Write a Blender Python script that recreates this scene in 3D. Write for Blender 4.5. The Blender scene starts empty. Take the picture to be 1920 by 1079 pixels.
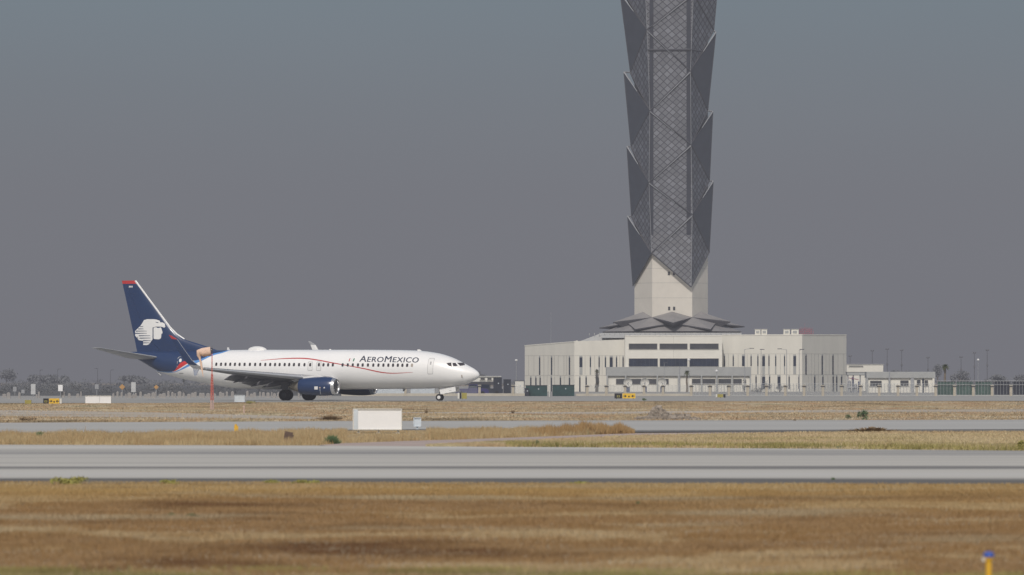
import bpy, bmesh, math, random
import numpy as np
from mathutils import Vector, Matrix, noise as mnoise
random.seed(7); RNG = np.random.default_rng(11)
SC = bpy.context.scene; COL = SC.collection
F = 11118.0; HZ = 716.0; CH = 1.94           # focal length in photo pixels, horizon row, eye height (m)
def wx(px, Y): return (px-960)/F*Y
def wz(py, Y): return CH-(py-HZ)/F*Y
def gy(py): return CH*F/(py-HZ)
def G(px, py, z=0.0):
    Y = gy(py); return (wx(px, Y), Y, z)
def lerp(a, b, t): return a+(b-a)*t
def srgb(r, g, b):
    f = lambda c: (c/255/12.92 if c/255 <= .04045 else ((c/255+.055)/1.055)**2.4)
    return (f(r), f(g), f(b), 1)

# ------------------------------------------------------------------ materials
def mat(name, col, rough=.6, metal=0.0, var=.12, scale=1.5, bump=0.0, spec=.5, coords='Object', stretch=(1, 1, 1), alpha=None, dirt=None, coat=0):
    m = bpy.data.materials.new(name); m.use_nodes = True
    nt = m.node_tree; N = nt.nodes; L = nt.links
    p = N['Principled BSDF']
    c = tuple(col)[:3]+(1,)
    tc = N.new('ShaderNodeTexCoord'); mp = N.new('ShaderNodeMapping'); mp.inputs['Scale'].default_value = stretch
    L.new(tc.outputs[coords], mp.inputs['Vector'])
    nz = N.new('ShaderNodeTexNoise'); nz.inputs['Scale'].default_value = scale; nz.inputs['Detail'].default_value = 5
    nz.inputs['Roughness'].default_value = .62
    L.new(mp.outputs[0], nz.inputs['Vector'])
    cr = N.new('ShaderNodeValToRGB'); e = cr.color_ramp.elements
    e[0].position = .3; e[1].position = .7
    e[0].color = tuple(max(0, x*(1-var)) for x in c[:3])+(1,); e[1].color = tuple(min(1, x*(1+var)) for x in c[:3])+(1,)
    if dirt:
        e[0].color = tuple(dirt)[:3]+(1,); e[0].position = .25
    L.new(nz.outputs['Fac'], cr.inputs[0]); L.new(cr.outputs[0], p.inputs['Base Color'])
    p.inputs['Roughness'].default_value = rough; p.inputs['Metallic'].default_value = metal
    p.inputs['Specular IOR Level'].default_value = spec
    if coat: p.inputs['Coat Weight'].default_value = coat; p.inputs['Coat Roughness'].default_value = .15
    if bump:
        b = N.new('ShaderNodeBump'); b.inputs['Strength'].default_value = bump; b.inputs['Distance'].default_value = .05
        L.new(nz.outputs['Fac'], b.inputs['Height']); L.new(b.outputs[0], p.inputs['Normal'])
    if alpha is not None: p.inputs['Alpha'].default_value = alpha
    return m
class X:                                       # tiny node-maths helper
    def __init__(s, m): s.N = m.node_tree.nodes; s.L = m.node_tree.links
    def math(s, op, a, b=None, c=None):
        n = s.N.new('ShaderNodeMath'); n.operation = op
        for i, v in enumerate((a, b, c)):
            if v is None: continue
            if isinstance(v, (int, float)): n.inputs[i].default_value = v
            else: s.L.new(v, n.inputs[i])
        return n.outputs[0]
    def mix(s, f, a, b):
        n = s.N.new('ShaderNodeMix'); n.data_type = 'RGBA'
        for i, v in ((0, f), (6, a), (7, b)):
            if isinstance(v, (int, float)): n.inputs[i].default_value = v
            elif isinstance(v, tuple): n.inputs[i].default_value = v
            else: s.L.new(v, n.inputs[i])
        return n.outputs[2]

M = {}
M['white'] = mat('white_paint', (.74, .74, .74), .45, var=.03, scale=.6)
M['offwhite'] = mat('off_white_paint', (.62, .61, .57), .6, var=.07, scale=2)
M['navy'] = mat('navy_paint', (.012, .034, .105), .28, var=.08, scale=.7, coat=.3)
M['red'] = mat('red_paint', (.46, .035, .035), .35, var=.06)
M['blue'] = mat('blue_paint', (.06, .16, .46), .35, var=.06)
M['green'] = mat('green_paint', (.02, .16, .09), .4, var=.06)
M['grey_ink'] = mat('dark_blue_ink', (.02, .028, .06), .4, var=.05)
M['window'] = mat('cabin_glass', (.045, .038, .045), .15, var=.1)
M['beige'] = mat('beige_blank', (.36, .31, .27), .5)
M['outline'] = mat('seam_grey', (.36, .36, .37), .6)
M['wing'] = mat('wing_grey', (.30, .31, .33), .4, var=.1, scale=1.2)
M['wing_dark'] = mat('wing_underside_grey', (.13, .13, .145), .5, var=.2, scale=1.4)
M['slat'] = mat('slat_light_grey', (.46, .47, .49), .35, metal=.1, var=.06)
M['metal'] = mat('bare_metal', (.72, .72, .73), .22, metal=.85, var=.05)
M['nozzle'] = mat('nozzle_metal', (.30, .27, .22), .4, metal=.5, var=.2, scale=3)
M['rubber'] = mat('tyre_rubber', (.018, .018, .022), .85, var=.2)
M['strut'] = mat('strut_steel', (.25, .25, .26), .35, metal=.6)
M['black'] = mat('black', (.012, .012, .014), .7)
M['fan'] = mat('fan_titanium', (.06, .06, .065), .35, metal=.6)
M['conc'] = mat('tower_concrete', (.62, .585, .53), .85, var=.06, scale=.25, bump=.15)
M['wall'] = mat('cream_wall', (.66, .64, .58), .85, var=.06, scale=.35, stretch=(1, 1, .3), bump=.1)
M['wallw'] = mat('bright_wall', (.70, .68, .62), .8, var=.05, scale=.5)
M['coreg'] = mat('core_grey', (.17, .17, .185), .6, var=.1, scale=.3)
M['strip'] = mat('shadow_gap_strip', (.035, .038, .052), .3, var=.2, scale=.4)
M['joint'] = mat('wall_joint', (.42, .41, .38), .9)
M['greyband'] = mat('grey_fascia', (.34, .35, .35), .8, var=.08, scale=.7)
M['roof'] = mat('metal_roof', (.235, .225, .225), .6, var=.10, scale=.5, bump=.1)
M['roofl'] = mat('light_metal_roof', (.44, .44, .43), .6, var=.08, scale=.8)
M['shade'] = mat('soffit_shade', (.05, .05, .06), .8)  # dark fittings, and canopy undersides with their shade painted in
M['glass'] = mat('dark_glazing', (.022, .030, .052), .12, var=.3, scale=.9)
M['glassg'] = mat('grey_glazing', (.06, .062, .07), .25, var=.2, scale=.9)
M['panel'] = mat('grey_cladding', (.050, .058, .078), .55, var=.10, scale=.5)
M['beam'] = mat('steel_beam', (.30, .31, .335), .45, metal=.3, var=.08)
M['dbeam'] = mat('dark_steel', (.06, .062, .075), .5)
M['teal'] = mat('green_sheet', (.014, .050, .052), .6, var=.3, scale=1.2, bump=.3)
M['netgreen'] = mat('green_shade_cloth', (.055, .095, .085), .8, var=.25, scale=.8)
M['netdark'] = mat('dark_shade_cloth', (.025, .03, .045), .8, var=.3, scale=.8)
M['pillar'] = mat('fence_pillar_concrete', (.42, .38, .31), .85, var=.12, scale=3)
M['fwall'] = mat('perimeter_wall_concrete', (.44, .41, .35), .85, var=.08, scale=1)
M['wire'] = mat('galvanised_wire', (.40, .41, .42), .5, metal=.3)
M['yellow'] = mat('yellow_sign', (.70, .44, .03), .5, var=.06)
M['olive'] = mat('faded_yellow_sign', (.30, .26, .06), .6, var=.2)
M['orange'] = mat('orange_sign', (.42, .24, .09), .5)
M['peach'] = mat('faded_orange_cloth', (.70, .50, .39), .8, var=.2, scale=2.5)
M['pinkred'] = mat('faded_red_paint', (.55, .13, .10), .6, var=.15, scale=2)
M['bollard'] = mat('weathered_bollard', (.29, .275, .265), .9, var=.25, scale=.6)
M['pinkwhite'] = mat('pinkish_white_paint', (.62, .45, .42), .7)
M['farpole'] = mat('far_pole', (.10, .10, .115), .7)
M['galv'] = mat('galvanised_steel', (.33, .34, .36), .5, metal=.2)
M['trunk'] = mat('palm_trunk', (.16, .13, .10), .9, var=.3, scale=4)
M['bluebox'] = mat('blue_housing', (.06, .08, .16), .5)
M['violet'] = mat('dark_blue_body', (.035, .03, .12), .4)
M['box'] = mat('sign_white', (.76, .76, .77), .45, var=.03, scale=1.5)
M['boxg'] = mat('pale_blue_grey', (.52, .57, .62), .5)
M['rubble'] = mat('rubble_stone', (.25, .215, .18), .95, var=.35, scale=2, bump=.5)
M['brown'] = mat('brown_box', (.11, .075, .06), .9)
M['amber'] = mat('amber_yellow', (.66, .38, .03), .4)
M['bluelens'] = mat('blue_glass_lens', (.05, .10, .38), .08, var=.1)
M['signback'] = mat('sign_back', (.45, .46, .47), .5)
M['redsteel'] = mat('red_lattice_paint', (.27, .09, .12), .6)

def leafmat(name, a, b, c=None, scale=.4):
    m = mat(name, a, .75, var=0, scale=scale, spec=.2); cr = [n for n in m.node_tree.nodes if n.type == 'VALTORGB'][0].color_ramp
    cr.elements[0].color = tuple(a)+(1,); cr.elements[1].color = tuple(b)+(1,)
    if c: e = cr.elements.new(.5); e.color = tuple(c)+(1,)
    return m
M['dryweed'] = leafmat('dry_weed', (.20, .14, .085), (.36, .27, .17), scale=2)
M['palm'] = leafmat('palm_fronds', (.03, .045, .02), (.10, .11, .04), scale=1.5)
M['bush'] = leafmat('green_bush', (.055, .095, .045), (.13, .19, .09), scale=2)
M['bushy'] = leafmat('yellow_green_bush', (.19, .18, .04), (.36, .33, .10), scale=2)
M['fartree'] = leafmat('hazed_foliage', (.145, .15, .158), (.17, .175, .18), scale=.15)  # haze painted into the leaf colour, pale grey near the sky tone
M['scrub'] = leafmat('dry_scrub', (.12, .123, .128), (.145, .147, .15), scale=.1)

# mesh grid skin of the tower: UV grid lines, partly see-through
def gridmat(name, base, line, alpha, n=10, lw=.10):
    m = mat(name, base, .5, var=.14, scale=.3); x = X(m); N = x.N; L = x.L
    p = N['Principled BSDF']; uv = N.new('ShaderNodeUVMap'); sp = N.new('ShaderNodeSeparateXYZ'); L.new(uv.outputs[0], sp.inputs[0])
    ls = []
    for o in ('X', 'Y'):
        fr = x.math('FRACT', x.math('MULTIPLY', sp.outputs[o], n)); ls.append(x.math('LESS_THAN', fr, lw))
    ln = x.math('MAXIMUM', ls[0], ls[1])
    # cell to cell tone
    wn = N.new('ShaderNodeTexWhiteNoise'); wn.noise_dimensions = '2D'; cb = N.new('ShaderNodeCombineXYZ')
    L.new(x.math('FLOOR', x.math('MULTIPLY', sp.outputs['X'], n)), cb.inputs[0]); L.new(x.math('FLOOR', x.math('MULTIPLY', sp.outputs['Y'], n)), cb.inputs[1])
    L.new(cb.outputs[0], wn.inputs['Vector'])
    cur = p.inputs['Base Color'].links[0].from_socket
    lit = x.mix(x.math('MULTIPLY', x.math('POWER', wn.outputs['Value'], 2.0), .8), cur, tuple(min(1, v*1.7) for v in base[:3])+(1,))
    out = x.mix(ln, lit, tuple(line)+(1,)); L.new(out, p.inputs['Base Color'])
    al = x.math('MAXIMUM', x.math('MULTIPLY', ln, .9), alpha); L.new(al, p.inputs['Alpha'])
    return m
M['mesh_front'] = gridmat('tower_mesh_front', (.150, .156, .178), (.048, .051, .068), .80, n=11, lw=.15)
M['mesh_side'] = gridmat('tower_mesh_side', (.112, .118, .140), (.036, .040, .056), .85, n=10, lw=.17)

# ------------------------------------------------------------------ mesh building
class MB:
    def __init__(s): s.v = []; s.f = []; s.mi = []; s.mats = []; s.uv = {}
    def m(s, key):
        if key not in s.mats: s.mats.append(key)
        return s.mats.index(key)
    def add(s, vs, fs, key):
        o = len(s.v); s.v += [tuple(v) for v in vs]; k = s.m(key)
        for f in fs: s.f.append(tuple(i+o for i in f)); s.mi.append(k)
    def box(s, c, d, key, rz=0, tilt=None):
        x, y, z = d[0]/2, d[1]/2, d[2]/2
        R = Matrix.Rotation(rz, 3, 'Z')
        if tilt is not None: R = R @ tilt
        vs = [Vector(c)+R @ Vector((a*x, b*y, e*z)) for e in (-1, 1) for a, b in ((-1, -1), (1, -1), (1, 1), (-1, 1))]
        s.add(vs, [(3, 2, 1, 0), (4, 5, 6, 7), (0, 1, 5, 4), (1, 2, 6, 5), (2, 3, 7, 6), (3, 0, 4, 7)], key)
    def tube(s, p, q, r0, r1, key, n=8, caps=True):
        p = Vector(p); q = Vector(q); d = (q-p).normalized()
        a = d.orthogonal().normalized(); b = d.cross(a); vs = []
        for c, r in ((p, r0), (q, r1)):
            for i in range(n):
                t = 2*math.pi*i/n; vs.append(c+a*r*math.cos(t)+b*r*math.sin(t))
        fs = [(i, (i+1) % n, (i+1) % n+n, i+n) for i in range(n)]
        if caps: fs += [tuple(range(n-1, -1, -1)), tuple(range(n, 2*n))]
        s.add(vs, fs, key)
    def lathe(s, prof, key, n=32, axis='X', c=(0, 0, 0), squash=None):   # prof: list (along, radius)
        vs = []
        for a, r in prof:
            for i in range(n):
                t = 2*math.pi*i/n; y, z = r*math.cos(t), r*math.sin(t)
                if squash and z < 0: z *= squash
                v = {'X': (a, y, z), 'Y': (y, a, z), 'Z': (y, z, a)}[axis]
                vs.append((v[0]+c[0], v[1]+c[1], v[2]+c[2]))
        fs = [(j*n+i, j*n+(i+1) % n, (j+1)*n+(i+1) % n, (j+1)*n+i) for j in range(len(prof)-1) for i in range(n)]
        s.add(vs, fs, key)
    def build(s, name, parent=None, smooth=False, loc=None, weld=False):
        me = bpy.data.meshes.new(name); me.from_pydata(s.v, [], s.f)
        for k in s.mats: me.materials.append(M[k])
        me.polygons.foreach_set('material_index', s.mi)
        bm = bmesh.new(); bm.from_mesh(me)
        if weld: bmesh.ops.remove_doubles(bm, verts=bm.verts, dist=1e-4)
        bmesh.ops.recalc_face_normals(bm, faces=bm.faces); bm.to_mesh(me); bm.free()
        if smooth: me.shade_smooth() if hasattr(me, 'shade_smooth') else None
        if smooth == 'auto': me.set_sharp_from_angle(angle=math.radians(40))
        o = bpy.data.objects.new(name, me); COL.objects.link(o)
        if parent is not None: o.parent = parent
        if loc is not None: o.location = loc
        return o
def tag(o, label=None, cat=None, group=None, kind=None):
    if label: o['label'] = label
    if cat: o['category'] = cat
    if group: o['group'] = group
    if kind: o['kind'] = kind
    return o
def empty(name, loc, rz=0, **k):
    o = bpy.data.objects.new(name, None); COL.objects.link(o); o.location = loc; o.rotation_euler = (0, 0, rz); o.empty_display_size = .5
    return tag(o, **k)
def copy_tree(o, parent=None):
    c = o.copy(); COL.objects.link(c); c.parent = parent
    for ch in list(o.children): copy_tree(ch, c)
    return c
def local(root, MBobj): return MBobj

# ------------------------------------------------------------------ camera, world, sun
cam = bpy.data.cameras.new('camera'); co = bpy.data.objects.new('camera', cam); COL.objects.link(co)
cam.sensor_width = 36; cam.lens = F/1920*36; co.location = (0, 0, CH); co.rotation_euler = (math.pi/2, 0, 0)
cam.shift_y = (HZ-539.5)/1920; cam.clip_start = 1; cam.clip_end = 30000
cam.dof.use_dof = True; cam.dof.focus_distance = 640; cam.dof.aperture_fstop = 4.2
SC.camera = co
SC.view_settings.view_transform = 'Standard'; SC.view_settings.look = 'None'; SC.view_settings.exposure = 0
SC.cycles.use_denoising = True
SC.cycles.max_bounces = 6; SC.cycles.transparent_max_bounces = 12; SC.cycles.volume_bounces = 0
SUN_EL, SUN_AZ = 44, -9                       # azimuth: sun stands behind the camera and to the left
d = Vector((math.sin(math.radians(SUN_AZ))*math.cos(math.radians(SUN_EL)), -math.cos(math.radians(SUN_AZ))*math.cos(math.radians(SUN_EL)), math.sin(math.radians(SUN_EL))))
sl = bpy.data.lights.new('sun', 'SUN'); sl.energy = 2.6; sl.angle = math.radians(.6); sl.color = (1, .962, .905)
so = bpy.data.objects.new('sun', sl); COL.objects.link(so); so.rotation_euler = d.to_track_quat('Z', 'Y').to_euler(); so.location = (0, -50, 300)
W = bpy.data.worlds.new('World'); SC.world = W; W.use_nodes = True
nt = W.node_tree; N = nt.nodes; L = nt.links; bg = N['Background']
sky = N.new('ShaderNodeTexSky'); sky.sky_type = 'NISHITA'; sky.sun_disc = False
sky.sun_elevation = math.radians(SUN_EL); sky.sun_rotation = math.atan2(d.x, d.y); sky.dust_density = 4; sky.air_density = 1.4
bg.inputs['Strength'].default_value = .085
# smog layer near the horizon, by world direction
tc = N.new('ShaderNodeTexCoord'); sp = N.new('ShaderNodeSeparateXYZ'); L.new(tc.outputs['Generated'], sp.inputs[0])
cr = N.new('ShaderNodeValToRGB'); cr.color_ramp.interpolation = 'B_SPLINE'; mr = N.new('ShaderNodeMapRange')
mr.inputs['From Min'].default_value = -.004; mr.inputs['From Max'].default_value = .066; L.new(sp.outputs['Z'], mr.inputs['Value']); L.new(mr.outputs[0], cr.inputs[0])
SK = [(0, (118, 117, 124)), (.25, (120, 124, 130)), (.5, (121, 131, 137)), (.75, (120, 137, 145)), (1, (118, 143, 154))]
e = cr.color_ramp.elements
while len(e) < len(SK): e.new(.5)
for i, (p_, c_) in enumerate(SK):
    e[i].position = p_; cc = srgb(*c_); e[i].color = tuple(v for v in cc[:3])+(1,)
mul = N.new('ShaderNodeVectorMath'); mul.operation = 'SCALE'; mul.inputs['Scale'].default_value = 1/.085; L.new(cr.outputs[0], mul.inputs[0])
m2 = N.new('ShaderNodeMapRange'); m2.inputs['From Min'].default_value = .066; m2.inputs['From Max'].default_value = .35; L.new(sp.outputs['Z'], m2.inputs['Value'])
# faint banks of smog
tz = N.new('ShaderNodeTexNoise'); tz.inputs['Scale'].default_value = 14; tz.inputs['Detail'].default_value = 2
mp = N.new('ShaderNodeMapping'); mp.inputs['Scale'].default_value = (1, 1, 4); L.new(tc.outputs['Generated'], mp.inputs[0]); L.new(mp.outputs[0], tz.inputs['Vector'])
m3 = N.new('ShaderNodeMapRange'); m3.inputs['To Min'].default_value = .95; m3.inputs['To Max'].default_value = 1.05; L.new(tz.outputs['Fac'], m3.inputs['Value'])
mu2 = N.new('ShaderNodeVectorMath'); mu2.operation = 'SCALE'; L.new(mul.outputs[0], mu2.inputs[0]); L.new(m3.outputs[0], mu2.inputs['Scale'])
mx = N.new('ShaderNodeMix'); mx.data_type = 'RGBA'; L.new(m2.outputs[0], mx.inputs[0]); L.new(mu2.outputs[0], mx.inputs[6]); L.new(sky.outputs[0], mx.inputs[7]); L.new(mx.outputs[2], bg.inputs['Color'])

# haze: a real layer of smog over the whole airfield, thin absorption with its own airlight
SIG = 2.7e-4
hm = bpy.data.materials.new('haze'); hm.use_nodes = True; N = hm.node_tree.nodes; L = hm.node_tree.links
N.remove(N['Principled BSDF']); ab = N.new('ShaderNodeVolumeAbsorption'); em = N.new('ShaderNodeEmission'); ad = N.new('ShaderNodeAddShader')
ab.inputs['Color'].default_value = (0, 0, 0, 1); ab.inputs['Density'].default_value = SIG
em.inputs['Color'].default_value = srgb(118, 118, 125); em.inputs['Strength'].default_value = SIG
L.new(ab.outputs[0], ad.inputs[0]); L.new(em.outputs[0], ad.inputs[1]); L.new(ad.outputs[0], N['Material Output'].inputs['Volume'])
M['haze'] = hm
b = MB(); b.box((0, 3000, 110), (9000, 8000, 230), 'haze'); hz = b.build('haze'); tag(hz, kind='structure')

# ------------------------------------------------------------------ ground sheets
def groundmat(name, cols, scale, det=8, rough=.9, stretch=(1, 1, 1), bump=.3, extra=None, lo=.32, hi=.68):
    m = mat(name, cols[0], rough, var=0, scale=scale, coords='Object', stretch=stretch, spec=.15, bump=bump)
    cr = [n for n in m.node_tree.nodes if n.type == 'VALTORGB'][0].color_ramp
    nz = [n for n in m.node_tree.nodes if n.type == 'TEX_NOISE'][0]; nz.inputs['Detail'].default_value = det
    k = len(cols)
    while len(cr.elements) < k: cr.elements.new(.5)
    for i, c in enumerate(cols): cr.elements[i].position = lerp(lo, hi, i/(k-1)); cr.elements[i].color = tuple(c)+(1,)
    return m
M['dirt'] = groundmat('dry_ground', [(.24, .18, .11), (.31, .24, .15), (.38, .31, .21), (.29, .22, .13)], .12, det=3, stretch=(.5, 1, 1))
M['apron'] = groundmat('grey_ground', [(.27, .26, .25), (.34, .33, .31)], .05)
def concmat(name, base, stripes, scale=.1):
    m = groundmat(name, [tuple(v*.9 for v in base), base, tuple(min(1, v*1.08) for v in base)], scale, stretch=(.12, 1, 1), bump=.05)
    x = X(m); N = x.N; L = x.L; p = N['Principled BSDF']
    tcn = N.new('ShaderNodeTexCoord'); s2 = N.new('ShaderNodeSeparateXYZ'); L.new(tcn.outputs['Object'], s2.inputs[0])
    wob = N.new('ShaderNodeTexNoise'); wob.inputs['Scale'].default_value = .05; wob.inputs['Detail'].default_value = 4; L.new(tcn.outputs['Object'], wob.inputs['Vector'])
    y = x.math('ADD', s2.outputs['Y'], x.math('MULTIPLY', x.math('SUBTRACT', wob.outputs['Fac'], .5), 3.0))
    mps = N.new('ShaderNodeMapping'); mps.inputs['Scale'].default_value = (.05, .5, 1); L.new(tcn.outputs['Object'], mps.inputs[0])
    sn = N.new('ShaderNodeTexNoise'); sn.inputs['Scale'].default_value = 1; sn.inputs['Detail'].default_value = 5; L.new(mps.outputs[0], sn.inputs['Vector'])
    streak = x.math('ADD', x.math('MULTIPLY', x.math('SUBTRACT', sn.outputs['Fac'], .5), 2.4), .9); streak = x.math('MAXIMUM', streak, 0.15)
    cur = p.inputs['Base Color'].links[0].from_socket
    for (yc, hw, col, st) in stripes:
        dd = x.math('DIVIDE', x.math('ABSOLUTE', x.math('SUBTRACT', y, yc)), hw)
        f = x.math('MULTIPLY', x.math('SMOOTH_MAX', x.math('SUBTRACT', 1.0, dd), 0.0, .15), x.math('MULTIPLY', streak, st))
        cur = x.mix(x.math('MINIMUM', f, 1.0), cur, tuple(col)+(1,))
    L.new(cur, p.inputs['Base Color']); return m
M['runway'] = concmat('runway_concrete', (.46, .443, .41), [(112.5, 6.2, (.13, .125, .12), 3.0), (132.5, 3.4, (.19, .185, .18), 1.5), (140, 1.6, (.28, .27, .26), .45), (150, 2.0, (.30, .29, .28), .4), (160, 8, (.26, .255, .25), 1.1), (154.5, .7, (.22, .21, .20), .7), (165.5, .6, (.2, .2, .2), .6), (168.5, .5, (.2, .2, .2), .5), (172, 3.5, (.50, .49, .46), .9), (123.5, 4.5, (.47, .46, .44), .9)])
M['taxi'] = concmat('taxiway_concrete', (.39, .385, .37), [(275, 9, (.44, .43, .42), .5)], .05)
M['taxi_far'] = concmat('far_taxiway_concrete', (.33, .325, .31), [], .02)
M['path'] = groundmat('pink_gravel', [(.36, .29, .26), (.44, .36, .33)], .5)
M['asph'] = groundmat('asphalt_edge', [(.12, .115, .11), (.17, .165, .16)], .4)
M['track'] = groundmat('pale_dirt', [(.30, .25, .18), (.42, .37, .31), (.50, .46, .40)], .12, stretch=(.4, 1, 1))
M['track'].name = 'pale_dirt_track'
def sheet(name, top, bot, z, key, label=None):
    """top/bot: lists of (px,py) in photo pixels on the ground, left to right"""
    n = 120; xs = np.linspace(max(top[0][0], bot[0][0]), min(top[-1][0], bot[-1][0]), n)
    ty = np.interp(xs, [p[0] for p in top], [p[1] for p in top]); by = np.interp(xs, [p[0] for p in bot], [p[1] for p in bot])
    b = MB(); vs = []; 
    for x, a, c in zip(xs, ty, by):
        vs.append(G(x, a, z)); vs.append(G(x, c, z))
    b.add(vs, [(2*i, 2*i+1, 2*i+3, 2*i+2) for i in range(n-1)], key)
    o = b.build(name); tag(o, kind='structure'); return o
b = MB(); b.add([(-9000, -400, 0), (9000, -400, 0), (9000, 9000, 0), (-9000, 9000, 0)], [(0, 1, 2, 3)], 'dirt'); tag(b.build('ground'), kind='structure')
M['scrubsoil'] = groundmat('scrub_soil', [(.085, .088, .092), (.12, .12, .12)], .03)
b = MB(); b.add([(-420, 815, .012), (-22, 815, .012), (-60, 3200, .012), (-900, 3200, .012)], [(0, 1, 2, 3)], 'scrubsoil'); tag(b.build('scrub_ground'), kind='structure')
b = MB(); b.add([(-2500, 700, .004), (2500, 700, .004), (2500, 2400, .004), (-2500, 2400, .004)], [(0, 1, 2, 3)], 'apron'); tag(b.build('service_area_ground'), kind='structure')
sheet('far_taxiway', [(-2500, 744.2), (4500, 744.2)], [(-2500, 757.5), (300, 756.5), (700, 753.3), (1920, 752.6), (4500, 752)], .03, 'taxi_far')
sheet('middle_taxiway', [(-2500, 796), (0, 794), (700, 790.5), (1920, 788), (4500, 786)], [(-2500, 818), (0, 815), (440, 812.5), (600, 808.5), (640, 807), (1000, 806), (1190, 809.5), (1920, 807), (4500, 805)], .02, 'taxi')
sheet('asphalt_shoulder', [(1100, 809), (1920, 806), (4500, 803)], [(1100, 812.5), (1500, 811), (1920, 810), (4500, 808)], .026, 'asph')
sheet('gravel_path', [(600, 835.5), (640, 832.5), (760, 827.8), (865, 825), (1000, 820.3), (1192, 813), (1500, 810.6)], [(600, 836), (640, 838), (805, 838.5), (815, 835.5), (884, 832.5), (1000, 827), (1104, 821.5), (1192, 817.6), (1364, 813.6), (1500, 810.7)], .012, 'path')
sheet('runway', [(-2500, 834), (0, 835.5), (640, 837.5), (1000, 840), (1500, 843), (1920, 847), (4500, 851)], [(-2500, 910), (4500, 912)], .022, 'runway')
for nm, top, bot in (('dirt_track', [(700, 774), (1100, 773), (1400, 770.5), (1920, 767.5), (4500, 760)], [(700, 775.2), (1100, 777.5), (1400, 774.5), (1920, 773), (4500, 767)]),
                     ('bare_soil_strip', [(-2500, 770), (0, 769), (300, 774), (640, 784)], [(-2500, 783), (0, 781), (300, 784), (640, 787)])):
    sheet(nm, top, bot, .008, 'track')

# ------------------------------------------------------------------ grass
GR = groundmat('dry_grass', [(.13, .07, .034), (.20, .122, .058), (.275, .178, .09), (.235, .140, .060), (.38, .29, .17), (.31, .21, .105)], .30, det=4, stretch=(.55, .42, .0), bump=0, lo=.34, hi=.66)
M['grass'] = GR
x = X(GR); p_ = x.N['Principled BSDF']; cur = p_.inputs['Base Color'].links[0].from_socket; tc_ = x.N.new('ShaderNodeTexCoord'); s3 = x.N.new('ShaderNodeSeparateXYZ'); x.L.new(tc_.outputs['Object'], s3.inputs[0])
n2 = x.N.new('ShaderNodeTexNoise'); n2.inputs['Scale'].default_value = .09; n2.inputs['Detail'].default_value = 3; x.L.new(tc_.outputs['Object'], n2.inputs['Vector'])
f_ = x.math('DIVIDE', x.math('SUBTRACT', x.math('ADD', s3.outputs['Y'], x.math('MULTIPLY', x.math('SUBTRACT', n2.outputs['Fac'], .5), 36.0)), 88.0), 22.0)
f_ = x.math('MULTIPLY', x.math('MINIMUM', x.math('MAXIMUM', f_, 0.0), 1.0), .75); cur = x.mix(f_, cur, (.37, .25, .10, 1))
n3 = x.N.new('ShaderNodeTexNoise'); n3.inputs['Scale'].default_value = .16; n3.inputs['Detail'].default_value = 4; x.L.new(tc_.outputs['Object'], n3.inputs['Vector'])
f2 = x.math('MULTIPLY', x.math('MINIMUM', x.math('MAXIMUM', x.math('MULTIPLY', x.math('SUBTRACT', n3.outputs['Fac'], .56), 12.0), 0.0), 1.0), .6); cur = x.mix(f2, cur, (.34, .29, .20, 1)); x.L.new(cur, p_.inputs['Base Color'])
M['grass2'] = groundmat('tall_golden_grass', [(.20, .14, .07), (.33, .24, .125), (.43, .34, .20), (.33, .22, .11), (.30, .26, .14)], .5, det=4, stretch=(.5, 1, 0), bump=0)
M['grass3'] = groundmat('olive_grass', [(.25, .22, .10), (.38, .31, .17), (.46, .38, .24), (.40, .29, .17), (.47, .41, .26)], .22, det=4, stretch=(.5, .4, 0), bump=0)
M['grass4'] = groundmat('pale_dry_grass', [(.19, .155, .10), (.36, .275, .17), (.44, .36, .24), (.37, .25, .15), (.49, .43, .32), (.29, .26, .16)], .22, det=2, stretch=(.5, .13, 0), bump=0)
M['greengrass'] = groundmat('green_grass', [(.14, .13, .045), (.27, .24, .09), (.34, .28, .12)], .4, det=3, bump=0)
def grass(name, pts_xy, h, w, key, label, lean=.35, hv=.5):
    """pts_xy: Nx2 array of ground points; one pointed blade (2 tris folded to 1) per point"""
    n = len(pts_xy); h = np.broadcast_to(h, n)*(1-hv+2*hv*RNG.random(n)); w = np.broadcast_to(w, n)*(.6+.8*RNG.random(n))
    a = RNG.random(n)*math.pi; lx = RNG.normal(0, lean, n)*h; ly = RNG.normal(0, lean, n)*h
    V = np.zeros((n, 3, 3)); c, s = np.cos(a), np.sin(a)*.6
    V[:, 0, 0] = pts_xy[:, 0]-c*w/2; V[:, 0, 1] = pts_xy[:, 1]-s*w/2
    V[:, 1, 0] = pts_xy[:, 0]+c*w/2; V[:, 1, 1] = pts_xy[:, 1]+s*w/2
    V[:, 2, 0] = pts_xy[:, 0]+lx; V[:, 2, 1] = pts_xy[:, 1]+ly; V[:, 2, 2] = h
    V[:, :2, 2] = .002
    me = bpy.data.meshes.new(name); me.vertices.add(3*n); me.vertices.foreach_set('co', V.reshape(-1))
    me.loops.add(3*n); me.loops.foreach_set('vertex_index', np.arange(3*n)); me.polygons.add(n)
    me.polygons.foreach_set('loop_start', np.arange(n)*3); me.update(calc_edges=True)
    me.materials.append(M[key]); o = bpy.data.objects.new(name, me); COL.objects.link(o)
    tag(o, label, 'grass', kind='stuff'); return o
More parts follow.
